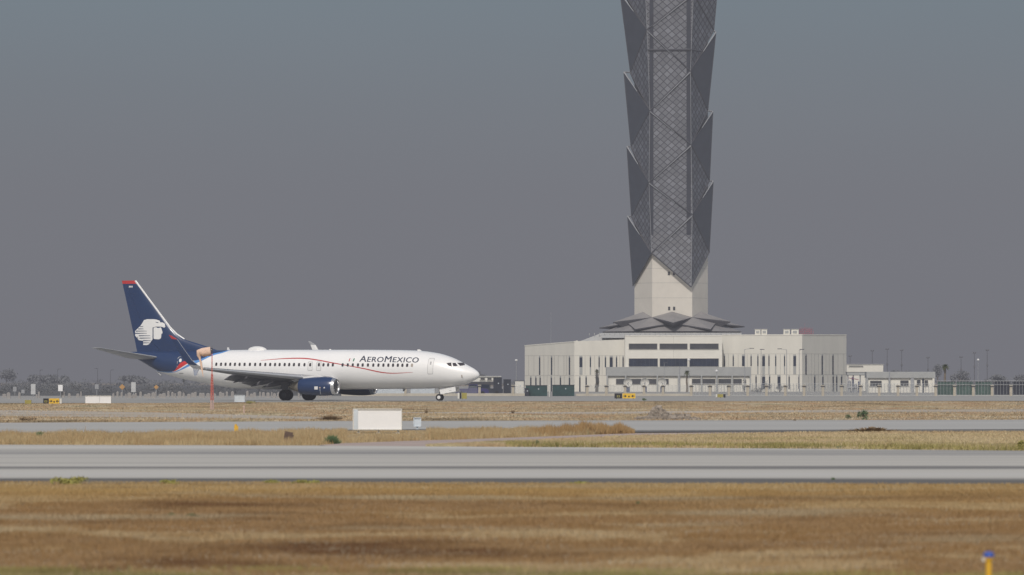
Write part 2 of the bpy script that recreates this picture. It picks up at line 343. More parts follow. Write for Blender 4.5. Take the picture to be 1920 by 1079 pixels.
def band_pts(top, bot, n, x0=-250, x1=2170, clump=0.0, cs=.3, avoid=False):
    xs = RNG.uniform(x0, x1, n*2)
    ty = np.interp(xs, [p[0] for p in top], [p[1] for p in top]); by = np.interp(xs, [p[0] for p in bot], [p[1] for p in bot])
    Y0 = CH*F/(by-HZ); Y1 = CH*F/(ty-HZ); t = RNG.random(n*2)
    Y = np.sqrt(Y0**2+(Y1**2-Y0**2)*t); X_ = (xs-960)/F*Y
    if avoid:                                  # keep the bare tracks mostly free of grass
        py = HZ+CH*F/Y; a_ = (xs > 740) & (py > np.interp(xs, [700, 1100, 1400, 1920], [774, 773, 770.5, 767.5])) & (py < np.interp(xs, [700, 1100, 1400, 1920], [775.2, 777.5, 774.5, 773]))
        b_ = (xs < 640) & (py > np.interp(xs, [0, 300, 640], [769, 774, 784])) & (py < np.interp(xs, [0, 300, 640], [781, 784, 787]))
        ok = ~((a_ | b_) & (RNG.random(n*2) < .93)); X_, Y, xs = X_[ok], Y[ok], xs[ok]
    if clump:
        v = np.sin(X_*cs*3.1+1.3*np.sin(Y*cs*1.7))*np.sin(Y*cs*2.3+1.7*np.sin(X_*cs*1.1))+.6*np.sin(X_*cs*9.7+Y*cs*3)*np.sin(Y*cs*7.9-X_*cs*2)
        k = RNG.random(len(v)) < np.clip(.5+clump*v, .03, 1)
        X_, Y = X_[k][:n], Y[k][:n]
    else: X_, Y = X_[:n], Y[:n]
    return np.stack([X_, Y], 1)
NEAR_T = [(-300, 905.5), (600, 907), (1200, 909.5), (2300, 911)]; NEAR_B = [(-300, 1135), (2300, 1135)]
grass('grass_field', band_pts(NEAR_T, NEAR_B, 520000, clump=.25, cs=.5), .045, .012, 'grass', 'short dry brown and golden grass field in front of the runway')
grass('grass_verge', band_pts([(-300, 906), (2300, 911)], [(-300, 918), (2300, 922)], 30000, clump=.5, cs=.8), .05, .015, 'grass2', 'golden tufted grass along the near edge of the runway')
grass('green_grass', band_pts([(-300, 1066), (900, 1070), (2300, 1085)], [(-300, 1120), (2300, 1120)], 70000, clump=.9, cs=.25), .05, .012, 'greengrass', 'yellow green grass along the very bottom of the view')
TALL = band_pts([(-300, 818), (0, 817), (440, 814), (640, 809), (1000, 808), (1190, 813)], [(-300, 835.5), (0, 835), (600, 836), (640, 832), (865, 825), (1000, 820), (1192, 813)], 110000, x1=1190, clump=.4, cs=.5)
_px = 960+TALL[:, 0]/TALL[:, 1]*F; _py = HZ+CH*F/TALL[:, 1]; TALLH = np.where((_px > 650) & (_px < 800) & (_py < 827), .035, .18)*(.92+.13*np.sin(_px*.045+2*np.sin(_px*.013))+.08*np.sin(_px*.11))*RNG.uniform(.75, 1.15, len(_px))
grass('tall_grass', TALL, TALLH, .018, 'grass2', 'tall golden grass strip between the taxiway and the runway', lean=.25)
SEED = band_pts([(960, 812.5), (1190, 812)], [(960, 820), (1190, 813.6)], 16000, x0=960, x1=1190, clump=.3)
_px = 960+SEED[:, 0]/SEED[:, 1]*F; SEEDH = .36*np.clip((1192-_px)/30, .12, 1)**.6*np.clip((_px-940)/110, .3, 1)*(.85+.12*np.sin(_px*.07)+.1*np.sin(_px*.19+1))*RNG.uniform(.6, 1.15, len(_px))
M['grass5'] = groundmat('rusty_seed_grass', [(.19, .11, .05), (.34, .22, .10), (.42, .30, .16)], .8, det=4, stretch=(1, 1, 0), bump=0)
grass('seeding_grass', SEED, SEEDH, .03, 'grass5', 'taller rusty seed heads at the tip of the golden grass strip', lean=.15)
grass('olive_grass', band_pts([(800, 838), (884, 833), (1000, 827.5), (1192, 818), (1500, 812), (1920, 810.5), (2300, 810)], [(800, 839), (1000, 839.5), (1500, 842.5), (1920, 846.5), (2300, 848)], 90000, x0=800, clump=.25, cs=.35), .07, .03, 'grass3', 'olive and straw coloured grass right of the gravel path')
grass('green_verge_grass', band_pts([(950, 835), (1500, 838.5), (1920, 843)], [(950, 839.5), (1500, 842.5), (1920, 846.5)], 9000, x0=950, x1=2100, clump=.6, cs=.3), .14, .03, 'greengrass', 'greener grass along the far edge of the runway')
grass('far_grass', band_pts([(-300, 758), (300, 757), (700, 753.8), (2300, 753)], [(-300, 794), (0, 793), (700, 789.5), (2300, 787)], 210000, clump=.3, cs=.06, avoid=True), .06, .06, 'grass4', 'pale dry grass beyond the middle taxiway', lean=.5)

def leafball(b, c, r, n, size, key, shell=.55):
    """many small leaf faces through an uneven volume"""
    c = Vector(c); r = Vector(r); vs = []; fs = []
    seeds = [Vector((random.gauss(0, .5), random.gauss(0, .5), random.gauss(0, .45))) for _ in range(9)]
    for i in range(n):
        s_ = random.choice(seeds); p = s_+Vector((random.gauss(0, .26), random.gauss(0, .26), random.gauss(0, .24)))
        if p.length > 1.15: p *= 1.1/p.length
        q = Vector((c.x+p.x*r.x, c.y+p.y*r.y, c.z+p.z*r.z))
        if q.z < .01: q.z = abs(q.z)*.5+.01
        a = Vector((random.gauss(0, 1), random.gauss(0, 1), random.gauss(0, 1))).normalized(); t = a.orthogonal().normalized()
        sz = size*random.uniform(.6, 1.3); o = len(vs)
        vs += [q-a*sz, q+t*sz*.45, q+a*sz, q-t*sz*.45]; fs.append((o, o+1, o+2, o+3))
    b.add(vs, fs, key)
def bush(px, py, wpx, hpx, key, label, name='bush', cat='bush', n=350, stemmy=False):
    Y = gy(py); s = F/Y; w, h = wpx/s/2, hpx/s; root = (wx(px, Y), Y, 0)
    b = MB()
    if stemmy:
        for i in range(n):
            a = random.uniform(0, 2*math.pi); r = abs(random.gauss(0, .5)); x = math.cos(a)*r*w; y = math.sin(a)*r*w
            hh = h*random.uniform(.4, 1)*(1-.5*r)
            t = Vector((x*1.02+random.gauss(0, .25)*hh, y*1.1, hh)); sd = w*.05+.01 if n > 10 else .012
            k_ = .5 if n > 10 else 0
            b.add([(x*k_-sd, y*k_, 0), (x*k_+sd, y*k_, 0), t], [(0, 1, 2)], key)
    else:
        leafball(b, (0, 0, h*.45), (w*.9, w*.8, h*.5), n, max(w, h)*.10, key)
        for k in range(4): b.tube((0, 0, 0), (random.uniform(-w, w)*.5, random.uniform(-w, w)*.5, h*.6), h*.03, h*.01, 'trunk', 5)
    o = b.build(name, loc=root, weld=n < 10); return tag(o, label, cat)
BU = [(133, 911, 78, 19, 'bushy', 'low yellow green bush on the near runway edge at the far left', 0), (318, 911, 44, 12, 'bushy', 'small yellow green clump on the near runway edge below the windsock', 0),
      (505, 909, 40, 10, 'bushy', 'small rusty green clump on the runway edge below the aircraft wing', 0), (575, 910, 56, 10, 'bushy', 'flat yellow green clump on the runway edge below the engine', 0),
      (1090, 910, 50, 7, 'bushy', 'low yellow green clump on the near runway edge right of centre', 0),
      (322, 968, 18, 7, 'bush', 'small blue green weed in the brown field, left of its pair', 1), (360, 970, 34, 8, 'bush', 'wider blue green weed in the brown field, right of its pair', 1),
      (1562, 902, 8, 7, 'bush', 'tiny green sprout on the dark runway edge, right side', 1), (1197, 947, 12, 7, 'bush', 'tiny grey green weed in the brown field right of centre', 1),
      (75, 823, 15, 16, 'bush', 'small spiky green plant in the golden strip at left', 1), (622, 833, 36, 20, 'bush', 'bright green tuft in the golden grass left of the white sign', 1),
      (470, 758, 18, 8, 'bushy', 'olive bush beside the taxiway under the aircraft belly', 0), (1208, 752, 9, 7, 'bush', 'small dark bush on the taxiway edge below the dish aerials', 0),
      (1620, 787, 26, 19, 'bush', 'dark green leafy bush by the middle taxiway at right', 0), (1591, 786, 12, 9, 'bush', 'small dark bush just left of the larger green bush', 0),
      (1007, 838, 7, 13, 'bush', 'narrow dark green plant on the far runway edge at centre', 0), (1915, 846, 14, 20, 'bushy', 'olive bush on the far runway edge at the right border', 0),
      (1575, 842, 14, 7, 'bush', 'dark low weed clump on the far runway edge, right', 0), (1635, 811, 130, 12, 'dryweed', 'long brushy dry weeds on the middle taxiway edge', 1),
      (962, 776, 8, 9, 'dryweed', 'dark dry weed standing by the pale dirt track', 0), (800, 776, 7, 9, 'dryweed', 'thin dry weed by the track right of the white sign', 0),
      (1490, 790, 7, 5, 'dryweed', 'tiny tuft beside the middle taxiway', 0), (160, 812, 8, 18, 'dryweed', 'thin tall dry weed leaning over the middle taxiway', 2), (192, 814, 6, 18, 'dryweed', 'lone thin stalk standing over the middle taxiway', 2),
      (50, 790, 40, 9, 'dryweed', 'flat dark dry weeds at the left beyond the taxiway', 0), (620, 788, 60, 12, 'dryweed', 'brown brushy weeds just left of the white sign', 1)]
for px, py, w, h, k, lb, st in BU: bush(px, py, w, h, k, lb, stemmy=bool(st), n=4 if st == 2 else (420 if st else 320), name='bush' if k != 'dryweed' else 'weed', cat='bush' if k != 'dryweed' else 'weed')

# ------------------------------------------------------------------ rubble mound
def mound(px, py, wpx, hpx):
    Y = gy(py); s = F/Y; w, h = wpx/s, hpx/s; b = MB(); nx, ny = 46, 20; vs = []
    for j in range(ny+1):
        for i in range(nx+1):
            u, v = i/nx*2-1, j/ny*2-1
            main = math.exp(-((u+.32)**2/.05+v*v/.3))+.32*math.exp(-((u-.35)**2/.16+v*v/.3)); r = max(0, 1-(u*u)**3)*max(0, 1-v**4)
            z = h*main*r*(1+.22*mnoise.noise(Vector((u*9, v*5, 1))))+.12*h*r*mnoise.noise(Vector((u*30, v*14, 4)))
            vs.append((u*w/2, v*w*.22, max(z, -.02)))
    b.add(vs, [(j*(nx+1)+i, j*(nx+1)+i+1, (j+1)*(nx+1)+i+1, (j+1)*(nx+1)+i) for j in range(ny) for i in range(nx)], 'rubble')
    for k in range(260):
        u = random.gauss(-.2, .35); v = random.uniform(-.9, .2); main = math.exp(-((u+.32)**2/.05+v*v/.3))+.32*math.exp(-((u-.35)**2/.16+v*v/.3))
        if abs(u) > 1: continue
        r = random.uniform(.04, .13); b.box((u*w/2, v*w*.22, h*main*max(0, 1-u**6)*max(0, 1-v**4)+r*.3), (r*2, r*1.6, r*1.3), 'rubble', rz=random.uniform(0, 3), tilt=Matrix.Rotation(random.uniform(0, .8), 3, 'X'))
    o = b.build('rubble_mound', loc=(wx(px, Y), Y, 0)); tag(o, 'grey brown heap of rubble in front of the pale dirt track', 'rubble mound')
mound(1255, 787, 135, 21)

# ------------------------------------------------------------------ airfield signs and small field objects
def sign_board(px0, px1, pyt, pyb, pyg, label, legs, face='box', cat='sign', name='airfield_sign', thick=.22, sidekey='offwhite', rz=0.0):
    Y = gy(pyg); xc = wx((px0+px1)/2, Y); w = (px1-px0)/F*Y; zt, zb = wz(pyt, Y), wz(pyb, Y)
    t = empty(name, (xc, Y, 0), rz, label=label, cat=cat)
    b = MB(); b.box((0, 0, (zt+zb)/2), (w, thick, zt-zb), face); b.build('sign_panel', t)
    f = MB(); e = .03
    f.box((0, -.01, zt+.012), (w+.05, thick+.06, .03), sidekey); f.box((0, -.01, zb-.012), (w+.05, thick+.06, .03), sidekey)
    f.box((-w/2-.012, -.01, (zt+zb)/2), (.03, thick+.06, zt-zb), sidekey); f.box((w/2+.012, -.01, (zt+zb)/2), (.03, thick+.06, zt-zb), sidekey)
    f.build('frame', t)
    for l in legs:
        g = MB(); x = lerp(-w/2, w/2, l); g.tube((x, 0, 0), (x, 0, zb-.02), .035, .035, sidekey, 8); g.box((x, 0, .01), (.16, .16, .03), sidekey); g.build('leg', t)
    return t, w, zt, zb
t, w, zt, zb = sign_board(663, 752.5, 768, 805, 813, 'large blank white sign panel on three short legs in golden grass', (.1, .52, .93))
for u in (.33, .66):
    b = MB(); b.box((lerp(-w/2, w/2, u), -.113, (zt+zb)/2), (.006, .012, zt-zb-.02), 'box'); b.build('panel_seam', t)
b = MB(); b.box((-w/2+.09, -.13, (zt+zb)/2), (.14, .035, zt-zb-.01), 'boxg'); b.build('end_plate', t)
sign_board(776.5, 788.5, 784.5, 799, 806, 'small pale blue square sign on one post right of the large white sign', (.5,), face='boxg', sidekey='boxg', thick=.12)
t, w, zt, zb = sign_board(160.5, 208, 742.8, 756, 757.3, 'long white blank sign panel on the far taxiway below the tail', (.1, .5, .9))
b = MB(); b.box((w*.05, -.125, (zt+zb)/2), (.03, .02, zt-zb-.02), 'signback'); b.build('panel_seam', t)
sign_board(440, 458.5, 741.5, 753.5, 755.5, 'pale grey white box panel on the ground under the aircraft belly', (.2, .8), face='boxg', sidekey='boxg')

def arrow(b, x, z, s, y, key, flip=1):
    b.add([(x-flip*s*.55, y, z), (x+flip*s*.1, y, z+s*.45), (x+flip*s*.1, y, z-s*.45)], [(0, 1, 2)], key)
    b.box((x+flip*s*.3, y, z), (s*.5, .006, s*.22), key)
def taxi_sign(px0, px1, pyt, pyb, pyg, segs, label, marks=True):
    """segs: list of (u0,u1,material)"""
    Y = gy(pyg); xc = wx((px0+px1)/2, Y); w = (px1-px0)/F*Y; zt, zb = wz(pyt, Y), wz(pyb, Y); h = zt-zb
    t = empty('taxiway_sign', (xc, Y, 0), 0, label=label, cat='sign', group='taxiway guidance signs')
    for (u0, u1, k) in segs:
        b = MB(); x0, x1 = lerp(-w/2, w/2, u0), lerp(-w/2, w/2, u1)
        b.box(((x0+x1)/2, 0, (zt+zb)/2), (x1-x0-.02, .2, h), k)
        p = b.build('sign_panel', t)
        if marks and k == 'yellow':
            g = MB(); n = 3
            for fu, fl_ in ((.2, -1), (.8, 1)): g = MB(); arrow(g, lerp(x0, x1, fu), (zt+zb)/2-.02, h*.62, -.105, 'black', fl_); g.build('arrow', p)
            g = MB(); g.box((lerp(x0, x1, .5), -.105, (zt+zb)/2-.07), (h*.28, .008, h*.3), 'black'); g.build('marking', p)
        if marks and k == 'black':
            g = MB(); g.box(((x0+x1)/2, -.105, (zt+zb)/2-h*.08), (h*.55, .012, h*.42), 'olive'); g.box(((x0+x1)/2, -.109, (zt+zb)/2-h*.08), (h*.22, .008, h*.3), 'black'); g.build('marking', p)
    for l in (.1, .5, .9):
        g = MB(); x = lerp(-w/2, w/2, l); g.tube((x, 0, 0), (x, 0, zb), .04, .04, 'dbeam', 6); g.build('leg', t)
taxi_sign(1152, 1191.5, 738, 747.5, 749, [(0, .37, 'black'), (.38, 1, 'yellow')], 'black and yellow arrow sign on the taxiway in front of the dish aerials')
taxi_sign(81, 116, 747.5, 757, 758.5, [(0, .30, 'black'), (.31, .87, 'yellow'), (.88, 1, 'offwhite')], 'black and yellow sign with white end at the far left')
taxi_sign(858, 875.5, 737, 748, 749.5, [(0, .2, 'offwhite'), (.21, .42, 'black'), (.43, 1, 'olive')], 'faded yellow and black sign just behind the nose wheel', marks=False)
taxi_sign(1342, 1360.5, 739.5, 745.5, 747, [(0, .15, 'offwhite'), (.16, .75, 'olive'), (.76, 1, 'black')], 'small olive sign with white end in front of the palm side of the building', marks=False)
taxi_sign(46.5, 59, 750.5, 757.5, 759, [(0, 1, 'olive')], 'small faded yellow sign left of the black and yellow one', marks=False)

def stake(px, pyt, pyg, key, label, name='marker_stake', r=.03):
    Y = gy(pyg); b = MB(); z = wz(pyt, Y); b.tube((0, 0, 0), (0, 0, z), r, r*.8, key, 7); b.box((0, 0, z), (r*3, r*2, r*2), key)
    tag(b.build(name, loc=(wx(px, Y), Y, 0)), label, 'stake')
stake(457.5, 762, 776, 'pinkwhite', 'thin pale stake in the dry grass right of the windsock')
# yellow marker with round head
Y = gy(812); b = MB(); t = empty('field_marker', (wx(443, Y), Y, 0), label='small yellow field marker at the edge of the middle taxiway', cat='marker')
b.box((0, 0, .13), (.15, .12, .26), 'amber'); b.build('body', t)
b = MB(); b.tube((-.02, 0, .26), (-.02, 0, .33), .05, .04, 'amber'); b.build('cap', t)
# brown junk box
Y = gy(830); b = MB(); b.box((0, 0, .24), (.26, .2, .2), 'brown', tilt=Matrix.Rotation(.2, 3, 'Y')); b.box((0, 0, .12), (.28, .22, .2), 'brown', tilt=Matrix.Rotation(.12, 3, 'Y')); b.box((.02, 0, .235), (.3, .24, .03), 'brown', tilt=Matrix.Rotation(.12, 3, 'Y')); b.tube((-.1, -.1, 0), (-.1, -.1, .1), .03, .03, 'brown')
tag(b.build('junction_box', loc=(wx(541, Y), Y, 0)), 'dark brown box lying in the golden grass below the main wheels', 'box')
# blue edge light on yellow stem, bottom right corner
Y = 52.0; root = empty('edge_light', (wx(1854, Y), Y, 0), label='blue taxiway edge light on a yellow stem at bottom right', cat='edge light')
s = F/Y; zt = wz(1034, Y)
b = MB(); b.lathe([(0, .045), (.02, .045), (.03, .026), (zt-.085, .026), (zt-.075, .040), (zt-.055, .040), (zt-.05, .0)], 'amber', 20, 'Z'); b.build('stem', root, smooth='auto')
b = MB(); b.lathe([(zt-.052, .046), (zt-.03, .050), (zt-.012, .040), (zt-.003, .018), (zt, .001)], 'bluelens', 20, 'Z'); b.build('lens', root, smooth=True)
b = MB(); b.tube((-.046, -.01, zt-.09), (-.046, -.01, zt-.055), .014, .014, 'offwhite', 8); b.build('clip', root)

# windsock
Y = gy(768.5); s = F/Y; root = empty('windsock', (wx(397.5, Y), Y, 0), label='limp faded orange windsock on a thin red and white mast', cat='windsock')
zt = wz(655, Y); z1 = wz(702, Y); z2 = wz(751, Y)
b = MB()
for k, (a, c, ra, rb, key) in enumerate(((0, z2, .13, .11, 'pinkwhite'), (z2, z1, .11, .06, 'pinkred'), (z1, zt, .035, .03, 'pinkred'))):
    if k < 2:
        for q in range(3):
            t0 = q*2.094+.5; b.tube((ra*math.cos(t0), ra*math.sin(t0), a), (rb*math.cos(t0), rb*math.sin(t0), c), .024, .022, key, 6)
        m_ = 10
        for i in range(m_):
            u0, u1 = i/m_, (i+1)/m_; r0, r1 = lerp(ra, rb, u0), lerp(ra, rb, u1)
            for q in range(3):
                t0 = q*2.094+.5; t1 = t0+2.094; b.tube((r0*math.cos(t0), r0*math.sin(t0), lerp(a, c, u0)), (r1*math.cos(t1), r1*math.sin(t1), lerp(a, c, u1)), .012, .012, key, 5)
    else: b.tube((0, 0, a), (0, 0, c), ra, rb, key, 8)
b.build('mast', root)
b = MB(); b.tube((.0, 0, zt-.06), (-.12, 0, zt-.06), .05, .04, 'galv'); b.tube((.0, 0, zt-.3), (0, 0, zt+.06), .05, .05, 'dbeam'); b.tube((0, 0, zt+.02), (0, 0, zt+.22), .012, .008, 'dbeam', 5); b.build('swivel', root)
# sock: round mouth, stiff drum then limp tail
b = MB(); rings = []
def S_(px, py): return (wx(px, Y)-wx(397.5, Y), wz(py, Y))
path = [((395, 659.2), 8.6), ((388, 659.8), 8.3), ((380, 661), 8.0), ((374.0, 662.5), 7.4), ((373.6, 667), 3.6), ((375, 673), 2.2), ((377, 682), 2.0), ((378.3, 692), 1.7), ((380, 701), .9), ((381, 707), .5)]
n = 16; vs = []
for i, ((px, py), r) in enumerate(path):
    c = S_(px, py); q0 = S_(*path[max(0, i-1)][0]); q1 = S_(*path[min(len(path)-1, i+1)][0]); dv = Vector((q1[0]-q0[0], 0, q1[1]-q0[1])).normalized(); nn = Vector((-dv.z, 0, dv.x)); r = r/s*(1 if i < 4 else 1+.2*math.sin(i*2.1))
    for k in range(n):
        t0 = 2*math.pi*k/n; rr = r*(1+(.12*math.sin(3*t0+i) if i > 2 else 0)); p = Vector((c[0], 0, c[1]))+nn*rr*math.cos(t0)+Vector((0, 1, 0))*rr*math.sin(t0)*(1 if i < 4 else .6); vs.append(p)
b.add(vs, [(j*n+i, j*n+(i+1) % n, (j+1)*n+(i+1) % n, (j+1)*n+i) for j in range(len(path)-1) for i in range(n)], 'peach'); b.build('sock', root, smooth=True)

# ------------------------------------------------------------------ AIRLINER
YAW = math.radians(22); SN, CS = math.sin(YAW), math.cos(YAW); PX0, PY0 = wx(558, 600), 600.0
plane = empty('airliner', (PX0, PY0, 0.03), -YAW, label='white twin engine airliner with dark blue tail taxiing to the right', cat='airplane')
A0 = 19.6                                      # local X = A0 - a, a = metres behind the nose; local +Y = port (far side)
def ta(px, u=0.0):                             # photo column -> a for a point u metres to port of the centre plane
    k = (px-960)/F; t = (PX0+u*SN-k*(600+u*CS))/(CS+k*SN); return A0+t
def zz(py, px, u=0.0):
    a = ta(px, u); Yd = 600+(a-A0)*SN+u*CS; return CH-(py-HZ)/F*Yd-.03
def LX(a, u, z): return (A0-a, u, z)
TOP = [(245.5, 660.5), (257, 659.5), (300, 659), (340, 658.3), (400, 657.2), (430, 656.7), (470, 656.3), (640, 656.2), (700, 656.3), (760, 656.9), (790, 658), (815, 661.2), (834, 665.3), (851.5, 672), (867.5, 680.2), (880.6, 687.3), (888, 691.2), (894.5, 696.0), (897.4, 699.3), (898.6, 702), (898.95, 703.6)]
BOT = [(245.5, 666), (252, 671), (267.6, 679), (290, 693), (310, 702.7), (347.7, 712.7), (385, 719), (420, 726), (440, 728.7), (508, 730.8), (640, 730.6), (800, 729.2), (815, 728.7), (851, 726), (876, 720.4), (885, 716.1), (893.8, 711.1), (897.2, 708), (898.6, 705.6), (898.95, 704.2)]
def curve(pts):
    p = sorted((ta(x), zz(y, x)) for x, y in pts); return np.array([q[0] for q in p]), np.array([q[1] for q in p])
TA, TZ = curve(TOP); BA, BZ = curve(BOT); ANOSE = float(TA[0]); ATAIL = float(TA[-1])
def smooth_interp(a, A_, Z_):                  # light smoothing of the profile
    if a < 3.0: return float(np.interp(a, A_, Z_))
    return float(np.mean([np.interp(a+dq, A_, Z_) for dq in (-.5, -.25, 0, .25, .5)]))
def sec(a):
    a = min(max(a, ANOSE), ATAIL); t = smooth_interp(a, TA, TZ); b_ = smooth_interp(a, BA, BZ); hh = (t-b_)/2
    w = min(1.88, hh*.97 if a < 12 else hh*.955)
    return (t+b_)/2, w, hh
def surf(a, z, off=0.0, side=-1):
    zc, w, hh = sec(a); q = max(-.985, min(.985, (z-zc)/hh)); return side*(w*math.sqrt(1-q*q)+off)
def proj(px, py):
    u = -1.5
    for _ in range(6): a = ta(px, u); z = zz(py, px, u); u = surf(a, z)
    return a, z
# livery on the fuselage: bands bounded by curves in (a, z)
def fcurve(x, asock, pts, a0, a1, z0, z1):
    n = x.N.new('ShaderNodeFloatCurve'); c = n.mapping.curves[0]
    pts = sorted(((p[0]-a0)/(a1-a0), (p[1]-z0)/(z1-z0)) for p in pts)
    while len(c.points) < len(pts): c.points.new(.5, .5)
    for i, (u, v) in enumerate(pts): c.points[i].location = (u, v); c.points[i].handle_type = 'AUTO'
    n.mapping.use_clip = False; n.mapping.update()
    x.L.new(x.math('DIVIDE', x.math('SUBTRACT', asock, a0), a1-a0), n.inputs['Value'])
    return x.math('ADD', x.math('MULTIPLY', n.outputs[0], z1-z0), z0)
fm = mat('fuselage_paint', (.81, .81, .815), .32, var=.025, scale=.35, coat=.3); M['fus'] = fm; x = X(fm); pr = x.N['Principled BSDF']
tc = x.N.new('ShaderNodeTexCoord'); sp = x.N.new('ShaderNodeSeparateXYZ'); x.L.new(tc.outputs['Object'], sp.inputs[0])
asock = x.math('SUBTRACT', A0, sp.outputs['X']); zs = sp.outputs['Z']
Nv = [(250, 672), (262, 679), (276, 687), (290, 693.5), (307, 697), (324, 696.5), (332, 688.5), (340, 680), (350, 676.8), (362, 677), (378, 673), (400, 663.5), (420, 659), (438, 655)]
Rd = [(250, 671.5), (262, 678), (276, 686), (290, 692.5), (307, 696), (320, 696), (324, 696.9), (332, 694), (342, 688), (352, 682), (362, 677), (378, 672), (400, 662.5), (420, 658), (438, 654)]
Wh = [(250, 671.5), (262, 678), (276, 686), (290, 692.5), (307, 696), (320, 696), (324, 697.3), (332, 695.4), (342, 690), (352, 683.8), (362, 678), (378, 672), (400, 662.5), (420, 658), (438, 654)]
Bl = [(250, 673), (262, 680), (276, 688.2), (290, 694.8), (307, 698.3), (324, 698.8), (340, 694), (352, 688.5), (362, 684), (378, 677), (400, 666.8), (420, 661.2), (440, 657.3), (452, 655)]
cv = []
for pts in (Bl, Wh, Rd, Nv):
    q = [proj(*p) for p in pts if p[1] > 657.5]
    q.append((q[-1][0]-1.0, 5.6)) if True else None
    q = sorted(q); cv.append(fcurve(x, asock, q, 19.0, 39.5, 1.0, 6.5))
base = pr.inputs['Base Color'].links[0].from_socket
# soot and dust toward the belly
bel = x.math('SUBTRACT', 1.0, x.math('MULTIPLY', x.math('SUBTRACT', zs, 1.15), .9)); bel = x.math('MINIMUM', x.math('MAXIMUM', bel, 0.0), 1.0)
nz = x.N.new('ShaderNodeTexNoise'); nz.inputs['Scale'].default_value = .5; nz.inputs['Detail'].default_value = 6; x.L.new(tc.outputs['Object'], nz.inputs['Vector'])
base = x.mix(x.math('MULTIPLY', bel, x.math('MULTIPLY', nz.outputs['Fac'], .6)), base, (.50, .47, .42, 1))
aft = x.math('GREATER_THAN', asock, 24.0)
for c_, colr in zip(cv, ((.10, .27, .60, 1), (.78, .78, .78, 1), (.55, .03, .03, 1), (.012, .034, .105, 1))):
    dlt = x.math('SUBTRACT', zs, c_)
    f_ = x.math('MULTIPLY', x.math('GREATER_THAN', dlt, 0.0), aft)
    base = x.mix(f_, base, colr)
x.L.new(base, pr.inputs['Base Color'])
b = MB(); nr = 56; st = list(ANOSE+(np.linspace(0, 1, 34)**2.3)*6.0)+list(np.linspace(ANOSE+6.4, 24, 34))+list(np.linspace(24.4, ATAIL, 46)); vs = []
for a in st:
    zc, w, hh = sec(a)
    for i in range(nr):
        t0 = 2*math.pi*i/nr; vs.append(LX(a, w*math.cos(t0), zc+hh*math.sin(t0)))
fs = [(j*nr+i, j*nr+(i+1) % nr, (j+1)*nr+(i+1) % nr, (j+1)*nr+i) for j in range(len(st)-1) for i in range(nr)]+[tuple(range(nr)), tuple(range((len(st)-1)*nr, len(st)*nr))]
b.add(vs, fs, 'fus'); fus = b.build('fuselage', plane, smooth=True)

def decal_grid(b, P, key, off=.012, nu=6, nv=6):
    """P(u,v) -> (a,z); mapped on the starboard skin"""
    vs = []
    for j in range(nv+1):
        for i in range(nu+1):
            a, z = P(i/nu, j/nv); vs.append(LX(a, surf(a, z, off), z))
    b.add(vs, [(j*(nu+1)+i, j*(nu+1)+i+1, (j+1)*(nu+1)+i+1, (j+1)*(nu+1)+i) for j in range(nv) for i in range(nu)], key)
def decal_poly(b, pts, key, off=.012):        # pts in (a,z), convex-ish, fan with centre
    ca = sum(p[0] for p in pts)/len(pts); cz = sum(p[1] for p in pts)/len(pts)
    vs = [LX(ca, surf(ca, cz, off), cz)]+[LX(a, surf(a, z, off), z) for a, z in pts]; n = len(pts)
    b.add(vs, [(0, 1+i, 1+(i+1) % n) for i in range(n)], key)
def rrect(a, z, w, h, r=.4, n=3):
    out = []; rr = min(w, h)*r
    for (sx, sz, t0) in ((1, 1, 0), (-1, 1, 90), (-1, -1, 180), (1, -1, 270)):
        for k in range(n+1):
            t = math.radians(t0+90*k/n); out.append((a+sx*(w/2-rr)+rr*math.cos(t), z+sz*(h/2-rr)+rr*math.sin(t)))
    return out
# cabin windows
winpx = [405.6, 414.5, 423, 431.8, 440.5, 449.3, 458.6, 468.6, 478.5, 488, 497.5, 506.7, 515.8, 524.3, 533.8, 542.3, 551.2, 560.7, 570.9, 581.7, 598, 606.5, 615.3, 624.1, 642.4, 652.1, 661.5, 671.3, 680, 690, 700, 709.6, 719, 728.2, 737, 746, 754.6, 763.5, 772.5]
for i, px in enumerate(winpx):
    py = lerp(683.3, 685.2, (px-405)/367); a, z = proj(px, py); b = MB(); blank = i == len(winpx)-1
    decal_poly(b, rrect(a, z, .235, .34, .38), 'beige' if blank else 'window', .014)
    o = b.build('window', plane)
    if blank: o['label'] = 'blanked off beige window'
def ring(b, pts, wd, key, off):
    n = len(pts); ca = sum(p[0] for p in pts)/n; cz = sum(p[1] for p in pts)/n
    W_ = max(abs(p[0]-ca) for p in pts); H_ = max(abs(p[1]-cz) for p in pts)
    inn = [(ca+(p[0]-ca)*(1-wd/W_), cz+(p[1]-cz)*(1-wd/H_)) for p in pts]
    vs = [LX(a, surf(a, z, off), z) for a, z in pts]+[LX(a, surf(a, z, off), z) for a, z in inn]
    b.add(vs, [(i, (i+1) % n, n+(i+1) % n, n+i) for i in range(n)], key)
